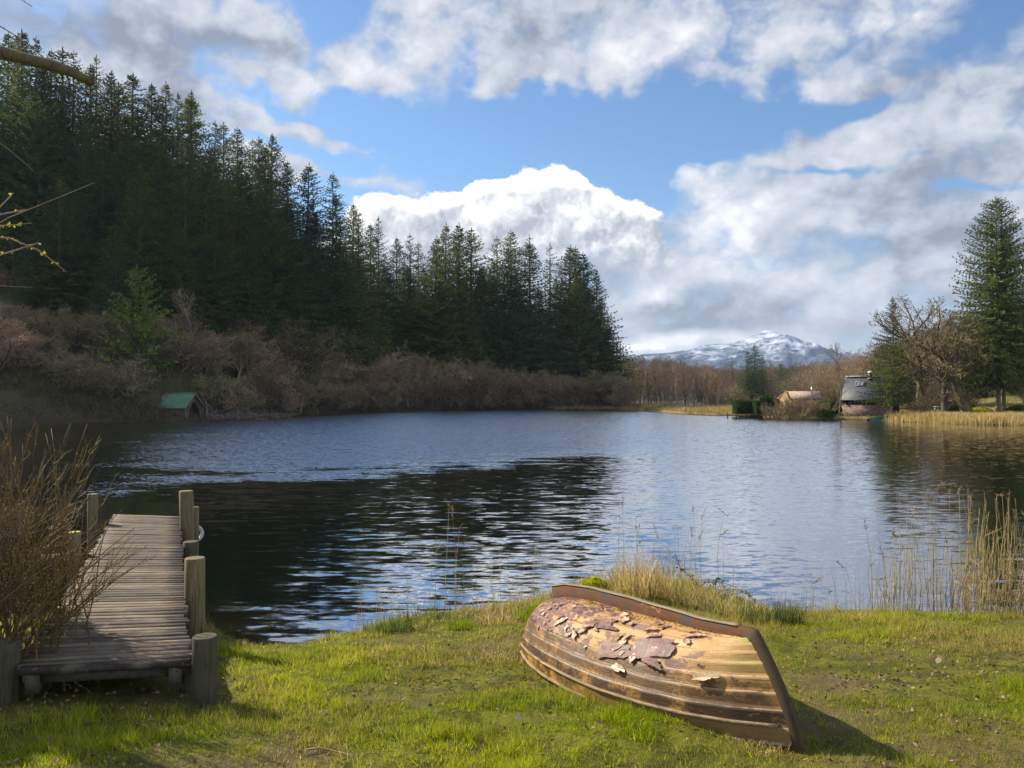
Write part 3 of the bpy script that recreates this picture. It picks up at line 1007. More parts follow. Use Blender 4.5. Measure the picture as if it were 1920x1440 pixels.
OAK = [grow_tree(71, 12, 4, .34, spread=.95, stems=1, nch=(11, 8, 7, 6), gn=.24, tw=.05, ratio=(.75, .55, .5, .45), trunk_h=7, start=(.3, .2, .15, .1)),
       grow_tree(72, 12, 4, .34, spread=1.0, stems=1, nch=(11, 8, 7, 6), gn=.27, tw=.05, ratio=(.8, .55, .5, .45), trunk_h=6.5, start=(.28, .2, .15, .1), lean=(-.35, 0))]

shrubs = []
for px in range(-60, 1180, 25):
    for row in range(3):
        shrubs.append((px + rg.uniform(-10, 10), row))
shoreY = lambda px: float(np.interp(px, [-200, 60, 280, 440, 520, 600, 800, 1000, 1160, 1230], [84, 87, 88, 96, 101, 116, 138, 149, 142, 132]))
cnt = {0: 0, 1: 0, 2: 0}
ROWN = ['at the far water edge', 'a few steps up the far bank', 'high on the far bank']
for px, row in shrubs:
    y = shoreY(px) + ([2.5, 8, 15][row] if px < 700 else [.8, 1.8, 3.0][row]) + rg.uniform(-1, 1) * (1.5 if px < 700 else .7)
    if row == 0 and 270 < px < 410:
        y = shoreY(px) + 7
    p = spot(px, y)
    hh = ([5.0, 6.5, 7.5][row] if px < 700 else [5.5, 7.5, 8.5][row]) * rg.uniform(.75, 1.2)
    # keep crowns below the traced upper outline of the bare wood
    line = np.interp(px, [-60, 0, 60, 200, 330, 360, 390, 440, 560, 640, 700, 780, 850, 950, 1000, 1100, 1180], [540, 560, 575, 570, 590, 560, 610, 600, 590, 600, 625, 650, 665, 670, 690, 690, 690])
    top = at_y(px, line + rg.uniform(-8, 14), y)[2] - p[2]
    hh = min(hh, max(2.4, top)) if row < 2 else max(3.0, min(top, 10))
    v = ALD[int(rg.integers(0, 4))]
    s = hh / 7.0
    w = s * rg.uniform(1.25, 1.6) * (1 if px < 700 else .85)
    cnt[row] += 1
    plant('alder_tree', 'leafless brown alder %s, %s from the left' % (ROWN[row], ORD[cnt[row] - 1]), 'tree', v,
          (M['bark_dark'] if rg.random() < .3 else M['bark_pale'], (M['twig_brown'], M['twig_brown'], M['twig_olive'], M['twig_tan'])[int(rg.integers(0, 4))] if px > 60 else M['twig_brown']), p, (w, w, s), rg.uniform(0, 6.28), 'bare alders along the wooded shore, ' + ROWN[row])
for px, ty, y, lb in [(365, 540, 100, 'pale bare birch rising above the shrubs behind the green-roofed boathouse'),
                      (205, 590, 96, 'bare birch with pale spreading limbs on the bank above the boathouse roof'),
                      (30, 450, 104, 'bare grey tree in front of the dark spruces at the left edge')]:
    tree_to_top('birch_tree', lb, 'tree', BIRCH[0], 14, (M['bark_birch'], M['twig_brown']), px, ty, y, rg, wide=1.1)
# ground cover on the far bank: brush and dry grass


def scatter_brush(name, pts, hgt, w, mat, label, seed, cols, k=9, lean=.5):
    rng = np.random.default_rng(seed)
    n = len(pts)
    P = np.repeat(pts, k, axis=0) + rng.normal(size=(n * k, 3)) * np.array([.35, .35, 0])
    hh = hgt * rng.uniform(.4, 1.1, n * k)
    d = unit(rng.normal(size=(n * k, 3)) * lean + np.array([0, 0, 1.0]))
    c = np.array(cols)[rng.integers(0, len(cols), n * k)] * rng.uniform(.75, 1.25, (n * k, 1))
    mb = MB()
    ribbons(P - [0, 0, .1], P + d * hh[:, None], w, rng, mb, .3, c)
    o = mb.obj(name, mat)
    setp(o, label, None, None, 'stuff')
    return o


rb = np.random.default_rng(99)
n = 5200
pxs = rb.uniform(-80, 1200, n); ex = rb.exponential(4.0, n)
ys = np.array([shoreY(p) for p in pxs]) + ex - .5
xs = (pxs - 960) / F * ys
zz = terrain(xs, ys)
ok = zz > .05
scatter_brush('undergrowth', np.stack([xs, ys, zz], 1)[ok], .9, .06, M['litter'], 'brown brush and dead bracken covering the wooded bank', 5,
              [(.10, .07, .045), (.15, .105, .06), (.07, .06, .03), (.09, .10, .035), (.18, .13, .085)], k=8, lean=.8)

# ------------------------------------------------------------------ middle distance wood, centre
mid = []
k = 0
for px in np.arange(1150, 1350, 8.0):
    for row in range(2):
        q = px + rg.uniform(-4, 4)
        y = (172 if row == 0 else 188) + rg.uniform(-6, 6)
        line = np.interp(q, [1150, 1180, 1230, 1290, 1330, 1360], [702, 690, 674, 678, 692, 706])
        tp = line + rg.uniform(-6, 12)
        k += 1
        tree_to_top('birch_tree', 'bare birch in the %s row of the grove behind the spit, %s from left' % (('front', 'rear')[row], ORD[(k - 1) // 2]), 'tree',
                    BIRCH[k % 2], 14, (M['bark_birch'] if rg.random() < .35 else M['bark_dark'], M['twig_brown']), q, tp, y, rg,
                    'birches of the grove behind the spit', wide=rg.uniform(.8, 1.0))
for px, tp, y, lb in [(1415, 646, 205, 'tallest of the three dark conifers in the middle distance'), (1401, 658, 203, 'dark conifer just left of the tallest mid-distance conifer'),
                      (1430, 668, 208, 'dark conifer just right of the tallest mid-distance conifer'), (1465, 682, 215, 'small dark conifer alone right of the conifer trio'),
                      (1477, 690, 217, 'smallest dark conifer, furthest right in the middle distance')]:
    tree_to_top('spruce_tree', lb, 'tree', SPR[1], 28, (M['bark_dark'], M['spruce']), px, tp, y, rg, wide=1.5)
for px, tp, y, lb in [(1374, 671, 225, 'orange-brown larch poking above the woods left of the dark conifers'), (1445, 672, 222, 'orange-brown larch just right of the dark conifers'),
                      (1335, 680, 226, 'orange-brown larch at the right end of the birch grove')]:
    tree_to_top('larch_tree', lb, 'tree', SPARSE[0], 28, (M['bark_dark'], M['twig_larch']), px, tp, y, rg, wide=1.8)
k = 0
for px in np.arange(1335, 1600, 13.0):
    q = px + rg.uniform(-4, 4)
    y = 205 + rg.uniform(-8, 12) if px < 1480 else 150 + rg.uniform(-8, 20)
    tp = np.interp(q, [1330, 1400, 1450, 1500, 1560, 1600], [716, 722, 706, 712, 706, 690]) + rg.uniform(-6, 8)
    tree_to_top('alder_tree', 'round bare tree in the row behind the hedge and shed, %s from the left' % ORD[k], 'tree', ALD[k % 4], 7, (M['bark_dark'], M['twig_tan'] if rg.random() < .6 else M['twig_olive']),
                q, tp, y, rg, 'bare trees behind the hedge and shed', wide=1.15)
    k += 1


def wood_mass(name, label, pts, heights, meshes, mat, seed):
    """a far-off wood that reads as one mass"""
    rng = np.random.default_rng(seed)
    mb = MB()
    src = []
    for me in meshes:
        V = np.zeros(len(me.vertices) * 3, np.float32); me.vertices.foreach_get('co', V); V = V.reshape(-1, 3)
        src.append(V)
    for p, h in zip(pts, heights):
        V = src[int(rng.integers(0, len(src)))]
        nq = len(V) // 4
        keep = rng.random(nq) < .55
        Q = V.reshape(nq, 4, 3)[keep]
        a = rng.uniform(0, 6.28); s = h / max(V[:, 2].max(), 1)
        c, sn = math.cos(a), math.sin(a)
        Rm = np.array([[c, -sn, 0], [sn, c, 0], [0, 0, 1]]) * s
        W_ = Q.reshape(-1, 3) @ Rm.T * np.array([1.2, 1.2, 1]) + p
        mb.add(W_, np.arange(len(W_)).reshape(-1, 4))
    o = mb.obj(name, mat)
    return setp(o, label, None, None, 'stuff')


pts, hs = [], []
for k in range(260):
    px = rg.uniform(1160, 1520); y = rg.uniform(235, 420)
    p = spot(px, y); pts.append(p); hs.append(rg.uniform(6.5, 9.5))
wood_mass('far_wood', 'far bare woodland on the low hill in front of the mountain', pts, hs, [a[1] for a in ALD[:3]], M['twig_olive'], 3)
pts, hs = [], []
for k in range(420):
    px = rg.uniform(1500, 2060); y = rg.uniform(135, 290) if px > 1560 else rg.uniform(175, 300)
    p = spot(px, y); pts.append(p); hs.append(rg.uniform(7, 10))
wood_mass('hillside_wood', 'tan bare woodland covering the hillside behind the house', pts, hs, [a[1] for a in ALD[:3]], M['twig_tan'], 4)


# ------------------------------------------------------------------ far left: boathouse, fence, fallen branches
def planks_mat(name, c1, c2, n=1.0, axis=0, rough=.85, dark=(.02, .016, .012), width=.15):
    """vertical boards by object coordinates"""
    m, N = new_mat(name)
    tc = N.n('ShaderNodeTexCoord').outputs['Object']
    sp = N.n('ShaderNodeSeparateXYZ', {0: tc})
    v = N.m('ADD', sp.outputs[0], sp.outputs[1]) if axis == 0 else sp.outputs[2]
    v = N.m('DIVIDE', v, width)
    fr = N.m('FRACT', v)
    idx = N.m('FLOOR', v)
    rnd = N.n('ShaderNodeTexWhiteNoise', {'W': idx}, noise_dimensions='1D').outputs['Value']
    g = N.noise(N.mapping(tc, (0, 0, 0), (0, 0, 0), (1, 1, .1) if axis == 0 else (.1, .1, 1)), 14, 6.0, .7)
    c = N.mix(N.m('ADD', N.m('MULTIPLY', rnd, .6), N.m('MULTIPLY', g, .45), clamp=True), c1, c2)
    c = N.mix(N.m('LESS_THAN', fr, .09), c, dark)
    finish(N, principled(N, c, rough, bump(N, g, .4, .02)))
    return m


def build_boathouse():
    p0 = at_z(347, 788.5, 0)          # front corner standing at the water
    rot = R(-62)                       # direction of the long side seen from the front corner to the rear-left
    t = thing('boathouse', 'small wooden boathouse with a green tin roof standing in the water', 'boathouse', (p0[0], p0[1], 0), 0)
    ex = unit(np.array([-1.0, .34, 0])); ey = unit(np.array([.34, 1.0, 0]))  # long side, gable side
    Lg, Wd, eave, ridge = 4.0, 2.7, 1.55, 3.0
    P = lambda a, b, z: ex * a + ey * b + np.array([0, 0, z])
    wm = planks_mat('boathouse_boards', (.055, .042, .030), (.14, .11, .082), width=.13)
    w = MB()
    th = .06
    w.bar(P(0, th / 2, .55), P(Lg, th / 2, .55), th, 2.0)
    w.bar(P(0, Wd - th / 2, .55), P(Lg, Wd - th / 2, .55), th, 2.0)
    # rear gable
    def gable(a, opening):
        m_ = MB()
        outer = [(0, -.45), (0, eave), (Wd / 2, ridge), (Wd, eave), (Wd, -.45)]
        if opening:
            inner = [(.45, -.45), (.45, .95), (Wd / 2 - .15, 2.05), (Wd / 2 + .15, 2.05), (Wd - .45, .95), (Wd - .45, -.45)]
            prof = [outer[0], outer[1], outer[2], outer[3], outer[4], inner[5], inner[4], inner[3], inner[2], inner[1], inner[0]]
            quads = [(0, 1, 9, 10), (1, 2, 8, 9), (2, 3, 6, 7), (2, 7, 8, 2), (3, 4, 5, 6)]
        else:
            prof = outer; quads = [(0, 1, 3, 4)]
        V = [P(a, b, z) for b, z in prof] + [P(a + .06, b, z) for b, z in prof]
        n_ = len(prof)
        fs4 = []
        fs3 = []
        if opening:
            for off in (0, n_):
                fs4 += [(0 + off, 1 + off, 9 + off, 10 + off), (1 + off, 2 + off, 8 + off, 9 + off), (2 + off, 3 + off, 6 + off, 7 + off), (3 + off, 4 + off, 5 + off, 6 + off)]
                fs3 += [(2 + off, 7 + off, 8 + off)]
        else:
            for off in (0, n_):
                fs4 += [(0 + off, 1 + off, 3 + off, 4 + off)]
                fs3 += [(1 + off, 2 + off, 3 + off)]
        for i in range(n_):
            j = (i + 1) % n_
            fs4.append((i, j, j + n_, i + n_))
        m_.add(np.array(V), [np.array(fs4), np.array(fs3)])
        return m_
    g = gable(.0 - .065, True); w2 = gable(Lg + .005, False)
    w.obj('wall', wm, t)
    g.obj('gable_front', wm, t); w2.obj('gable_rear', wm, t)
    # floor darkness comes from the roof; posts at the opening
    for b in (.40, Wd - .40, -.06, Wd + .06):
        q = MB(); q.tube([P(-.12, b, -.6), P(-.12, b, 1.0 if 0 < b < Wd else 1.5)], .055, 7); q.obj('post', M['post'], t)
    m, N = new_mat('green_tin')
    tc = N.n('ShaderNodeTexCoord').outputs['Object']
    n1 = N.noise(tc, 2.2, 6.0, .75); n2 = N.noise(tc, 9.0, 5.0, .7)
    c = N.mix(N.smooth(n1, .42, .62), (.12, .30, .20), (.16, .21, .12))
    c = N.mix(N.smooth(n2, .5, .62, 0, .8), c, (.10, .095, .05))
    finish(N, principled(N, c, .55, bump(N, n2, .3, .01), spec=.4))
    for side in (0, 1):
        rm = MB()
        a0, a1 = -.28, Lg + .25
        b0, z0_ = (-.22, eave - .16) if side == 0 else (Wd + .22, eave - .16)
        bc, zc = Wd / 2, ridge + .06
        nn = 60
        V = []; Q = []
        for i in range(nn + 1):
            a = a0 + (a1 - a0) * i / nn
            cz = .018 * math.cos(i * math.pi)
            V += [P(a, b0, z0_ + cz), P(a, bc, zc + cz), P(a, b0, z0_ + cz - .03), P(a, bc, zc + cz - .03)]
        for i in range(nn):
            k_ = i * 4
            Q += [(k_, k_ + 4, k_ + 5, k_ + 1), (k_ + 2, k_ + 3, k_ + 7, k_ + 6), (k_, k_ + 2, k_ + 6, k_ + 4)]
        rm.add(np.array(V), np.array(Q)); rm.obj('roof', m, t)
    rc = MB(); rc.bar(P(-.28, Wd / 2, ridge + .09), P(Lg + .25, Wd / 2, ridge + .09), .22, .05)
    rc.obj('ridge_cap', solid('ridge_tin', (.22, .42, .34), .5), t)
    # grazed bargeboards on the front gable
    for b0, b1 in ((-.24, Wd / 2), (Wd + .24, Wd / 2)):
        q = MB(); q.bar(P(-.30, b0, eave - .24), P(-.30, b1, ridge - .02), .04, .14); q.obj('bargeboard', M['post'], t)


build_boathouse()

# driftwood heap right of the boathouse
rd = np.random.default_rng(17)
for k, (px, py, L, lb) in enumerate([(392, 750, 3.2, 'pale forked dead branch leaning beside the boathouse gable'), (448, 762, 3.0, 'crooked bleached dead branch with an upturned knob in the brushwood heap'),
                                     (420, 772, 3.6, 'long bleached dead branch lying low between boathouse and heap'), (480, 776, 3.0, 'dead branch at the right end of the brushwood heap')]):
    b = at_y(px, 784, 90); b[2] = .1
    tw = MB()
    top = at_y(px - 4, py, 90.5)
    P = [b + (top - b) * s_ + rd.normal(size=3) * .12 for s_ in np.linspace(0, 1, 6)]
    P[0] = b
    tw.tube(P, np.linspace(.085, .03, 6), 6)
    for j in range(7):
        a = P[1 + j % 5]
        d = unit(rd.normal(size=3) * [1, .5, .5] + [.8, 0, .1])
        Q = [a, a + d * L * .25 + [0, 0, .1], a + d * L * .5 + rd.normal(size=3) * .15]
        tw.tube(Q, [.045, .03, .015], 5)
    o = tw.obj('dead_branch', M['deadwood'])
    setp(o, lb, 'dead branch', 'driftwood beside the boathouse')
tw = MB()
for j in range(150):
    px = rd.uniform(395, 545); b = at_y(px, rd.uniform(768, 786), 92 + rd.uniform(-2, 4)); b[2] = max(.05, b[2] * .6)
    d = unit(rd.normal(size=3) * [1, .6, .35]) * rd.uniform(.5, 1.5)
    tw.tube([b, b + d * .5 + rd.normal(size=3) * .1, b + d], [.03, .022, .01], 4)
setp(tw.obj('brushwood', M['deadwood']), 'tangled heap of grey dead twigs on the bank right of the boathouse', None, None, 'stuff')

# pale bench-like rail below the far spruces
t = thing('log_bench', 'pale log bench under the trees on the far shore', 'bench', spot(1012, 150.5))
q = MB(); q.bar((-1.6, 0, .75), (1.6, 0.2, .7), .16, .16); q.obj('seat', M['post'], t)
for xx in (-1.3, 1.3):
    q = MB(); q.bar((xx, .05, -.3), (xx, .05, .66), .16, .16); q.obj('leg', M['post_dark'], t)

# ------------------------------------------------------------------ spit: dry grass, rail fence, hedges, dock
n = 5200
pxs = rb.uniform(1030, 1480, n); fr_ = rb.uniform(0, 1, n)
y0 = np.interp(pxs, [1030, 1160, 1205, 1235, 1300, 1395, 1480], [147, 141, 134, 125.5, 112.5, 107, 97])
y1 = np.interp(pxs, [1030, 1160, 1225, 1480], [153, 158, 158, 120])
ys = y0 - 1.5 + (y1 - y0 + 1.5) * fr_
xs = (pxs - 960) / F * ys
zz = terrain(xs, ys); ok = zz > .03
scatter_brush('dry_grass', np.stack([xs, ys, zz], 1)[ok], .62, .05, M['litter'], 'straw-coloured dry grass covering the low spit', 6,
              [(.50, .36, .13), (.42, .29, .12), (.55, .42, .18), (.34, .24, .10), (.30, .26, .09)], k=7, lean=.3)

t = thing('rail_fence', 'pale timber post-and-rail fence sloping down to the tip of the spit', 'fence', spot(1240, 132))
o0 = np.array(t.location)
def fp(px, py, y): return at_y(px, py, y) - o0
q = MB(); q.bar(fp(1211, 765, 131), fp(1262, 763.5, 131), .09, .13); q.obj('rail', M['post'], t)
q = MB(); q.bar(fp(1211, 768, 131), fp(1262, 766.5, 131), .09, .13); q.obj('rail', M['post'], t)
q = MB(); q.bar(fp(1226, 764, 131.2), fp(1258, 757.5, 131.2), .09, .15); q.obj('rail', M['post'], t)
q = MB(); q.bar(fp(1258, 761, 131.2), fp(1267, 768, 131.2), .08, .12); q.obj('brace', M['post'], t)
for px, a, b in ((1212, 764.5, 772), (1226, 763, 771), (1247, 758, 770), (1258, 755.5, 770)):
    q = MB(); q.bar(fp(px, a, 131.1), fp(px, b, 131.1), .14); q.obj('post', M['post'], t)
t = thing('wire_fence', 'wire fence on pale stakes crossing the grassy spit', 'fence', spot(1300, 132))
o0 = np.array(t.location)
for px, a in ((1286, 755), (1317, 756.5), (1345, 756.5), (1262, 757)):
    q = MB(); q.bar(fp(px, a, 130), fp(px, 771, 130), .12); q.obj('post', M['post'], t)
q = MB()
for h in (758, 761, 764):
    q.tube([fp(1262, h, 130), fp(1300, h + .5, 130), fp(1345, h + .3, 130), fp(1384, h + .5, 128)], .018, 4)
q.obj('wire', solid('wire_metal', (.25, .25, .25), .5, .8), t)


def hedge(name, label, cat, px0, px1, ptop, pbot, y, depth, mat, seed, parent=None, lumpy=.05, nn=9000, leaf=.09, roundness=0.0, stemx=()):
    """clipped or rounded hedge: leaf skin over a dark core"""
    rng = np.random.default_rng(seed)
    a = at_y(px0, pbot, y); b = at_y(px1, ptop, y + depth * 0)
    w_ = b[0] - a[0]; h_ = b[2] - a[2]
    base = gz((a[0] + b[0]) / 2, y)
    t = thing(name, label, cat, ((a[0] + b[0]) / 2, y + depth / 2, base))
    zb = a[2] - base
    U = rng.uniform(-1, 1, (nn, 3))
    if roundness > 0:
        G = rng.normal(size=(nn, 3)); G = unit(G) * rng.uniform(.75, 1.0, (nn, 1)) ** .5
        lob = 1 + .22 * (fbm(G[:, 0] * 2.5 + 4, G[:, 2] * 2.5 + G[:, 1], seed, 3) - .5) * 2
        S = G * lob[:, None]
    else:
        f = rng.integers(0, 3, nn); sgn = rng.choice([-1, 1], nn)
        S = U.copy(); S[np.arange(nn), f] = sgn * rng.uniform(.93, 1.0, nn)
    S += rng.normal(size=S.shape) * lumpy
    Pt = S * np.array([w_ / 2, depth / 2, h_ / 2]) + [0, 0, zb + h_ / 2]
    d = unit(S * .8 + rng.normal(size=S.shape) * .7)
    mb = MB(); ribbons(Pt, Pt + d * leaf * rng.uniform(.7, 1.6, (nn, 1)), leaf * .8, rng, mb, .5)
    mb.obj('leaves', mat, t)
    core = MB()
    if roundness > 0:
        bm_ = 10
        th_ = np.linspace(0, math.pi, 9); ph_ = np.arange(12) / 12 * 2 * math.pi
        V = np.array([[math.sin(a_) * math.cos(c_) * w_ * .4, math.sin(a_) * math.sin(c_) * depth * .4, math.cos(a_) * h_ * .4 + zb + h_ / 2] for a_ in th_ for c_ in ph_])
        Q = [[i * 12 + j, i * 12 + (j + 1) % 12, (i + 1) * 12 + (j + 1) % 12, (i + 1) * 12 + j] for i in range(8) for j in range(12)]
        core.add(V, np.array(Q))
    else:
        core.box((0, 0, zb + h_ / 2), (w_ * .94, depth * .94, h_ * .94))
    core.obj('branches', M['evergreen'], t)
    for sx_ in stemx:
        q = MB(); q.tube([(sx_ * w_, 0, -.3), (sx_ * w_, 0, zb + .2)], .06, 6); q.obj('stem', M['bark_dark'], t)
    return t


hedge('hedge', 'square clipped bright green hedge on two short stems beside the dock', 'hedge', 1381, 1417, 751.5, 775, 103, 1.8, M['hedge'], 1, stemx=(-.12, .15))
hedge('hedge', 'narrow clipped hedge with brown patches right of the square hedge', 'hedge', 1418.5, 1431, 752.5, 777, 101, 1.6, M['hedge'], 2)
hedge('bush', 'dark green rounded evergreen bush between the clipped hedges and the shed', 'bush', 1428, 1464, 744, 779, 100, 2.2, M['evergreen'], 3, roundness=1, lumpy=.06, leaf=.12)
hedge('bush', 'dark evergreen bush behind the slim tree left of the house', 'bush', 1534, 1584, 752, 780, 96, 2.2, M['evergreen'], 4, roundness=1, lumpy=.06, leaf=.12)
hedge('bush', 'low bright green leafy clump at the water edge left of the house', 'bush', 1540, 1566, 770, 783, 93, 1.0, M['hedge'], 5, roundness=1, nn=2500, lumpy=.1, leaf=.16)
hedge('bush', 'dark green shrub at the right margin behind the reeds', 'bush', 1902, 1936, 762, 782, 86, 2.0, M['hedge'], 6, roundness=1, nn=5000, lumpy=.08, leaf=.12)
hedge('bush', 'yellow-green mossy shrub bank between the leaning oak and the double spruce', 'bush', 1822, 1866, 766, 777, 92, 2.0, M['moss'], 7, roundness=1, nn=4000, lumpy=.08, leaf=.12)
hedge('bush', 'dark olive shrub below the small hut among the right-hand trees', 'bush', 1785, 1832, 752, 772, 97, 2.5, M['evergreen'], 8, roundness=1, nn=5000, lumpy=.1, leaf=.12)

t = thing('dock', 'low timber dock on the waterline in front of the square hedge', 'dock', (at_z(1395, 783, 0)[0], at_z(1395, 783, 0)[1], 0))
o0 = np.array(t.location)
y_d = o0[1]
q = MB(); q.box((0.6, 0.2, .34), (5.6, 1.0, .08)); q.obj('deck', M['post_dark'], t)
for xx in (-2.1, -1.0, .2, 1.4, 2.6):
    q = MB(); q.bar((xx, -.2, -.5), (xx, -.2, .30 if xx > -2 else .55), .12); q.obj('post', M['post_dark'], t)
q = MB(); q.box((1.2, -.2, .14), (4.0, .08, .2)); q.obj('skirt', M['post_dark'], t)

# pale willow thicket in front of the shed
WIL = [grow_tree(81, 3, 2, .035, spread=.35, stems=16, nch=(9, 6), gn=.12, tw=.035, up=.5, stem_out=.7, ratio=(.5, .4, .4, .4)),
       grow_tree(82, 3, 2, .03, spread=.4, stems=18, nch=(9, 6), gn=.14, tw=.035, up=.5, stem_out=.9, ratio=(.5, .4, .4, .4))]
for k, px in enumerate([1452, 1466, 1480, 1494, 1507, 1519, 1530, 1541]):
    p = spot(px, 95 + (k % 3))
    plant('willow_bush', 'tan leafless willow bush in front of the shed, %s from the left' % ORD[k], 'bush', WIL[k % 2], (M['twig_tan'], M['twig_tan']), p, (.95, .95, rg.uniform(.72, .95)), rg.uniform(0, 6), 'willow bushes in front of the shed', ('stems', 'twigs'))

# shed
p = spot(1505, 101)
t = thing('shed', 'timber shed with a pale boarded roof and thin flue behind the willow bushes', 'shed', p)
o0 = np.array(p)
el_, er_ = fp(1479, 747, 100), fp(1541, 746.5, 100)
rl_, rr_ = fp(1474, 733.5, 102.2), fp(1537, 733.5, 102.2)
q = MB(); V = np.array([el_, er_, rr_, rl_]); V2 = V - [0, 0, .1]
q.add(np.concatenate([V, V2]), np.array([[0, 1, 2, 3], [7, 6, 5, 4], [0, 4, 5, 1], [1, 5, 6, 2], [2, 6, 7, 3], [3, 7, 4, 0]]))
rl2, rr2 = rl_ + [0, 2.2, -1], rr_ + [0, 2.2, -1]
q.obj('roof', planks_mat('shed_roof', (.30, .21, .15), (.50, .38, .28), width=.55), t)
q = MB(); V = np.array([rl_ + [0, .02, 0], rr_ + [0, .02, 0], [er_[0], rr_[1] + 2.3, er_[2]], [el_[0], rl_[1] + 2.3, el_[2]]]); V2 = V - [0, 0, .1]
q.add(np.concatenate([V, V2]), np.array([[0, 1, 2, 3], [7, 6, 5, 4], [0, 4, 5, 1], [1, 5, 6, 2], [2, 6, 7, 3], [3, 7, 4, 0]]))
q.obj('roof', planks_mat('shed_roof_back', (.30, .21, .15), (.50, .38, .28), width=.55), t)
q = MB(); xa, xb = el_[0] + .25, er_[0] - .25; yb = rr_[1] + 2.0
q.box(((xa + xb) / 2, (el_[1] + .25 + yb) / 2, (el_[2] - .3) / 2), (xb - xa, yb - el_[1] - .25, el_[2] + .2))
V = np.array([[xa, el_[1] + .25, el_[2] - .2], [xa, yb, el_[2] - .2], [xa + .02, rl_[1], rl_[2] - .12], [xa + .08, el_[1] + .25, el_[2] - .2], [xa + .08, yb, el_[2] - .2], [xa + .1, rl_[1], rl_[2] - .12]])
q.add(V, np.array([[0, 2, 1], [3, 4, 5]]))
q.obj('wall', planks_mat('shed_wall', (.26, .15, .07), (.40, .25, .12), width=.16), t)
q = MB(); q.bar(el_ + [-.03, -.03, .02], rl_ + [-.03, -.0, .02], .05, .16); q.obj('bargeboard', M['twig_tan'], t)
q = MB(); q.tube([fp(1522, 738, 101.5), fp(1522, 725, 101.5)], .09, 8); q.obj('flue', solid('flue_metal', (.55, .55, .53), .4, .6), t)

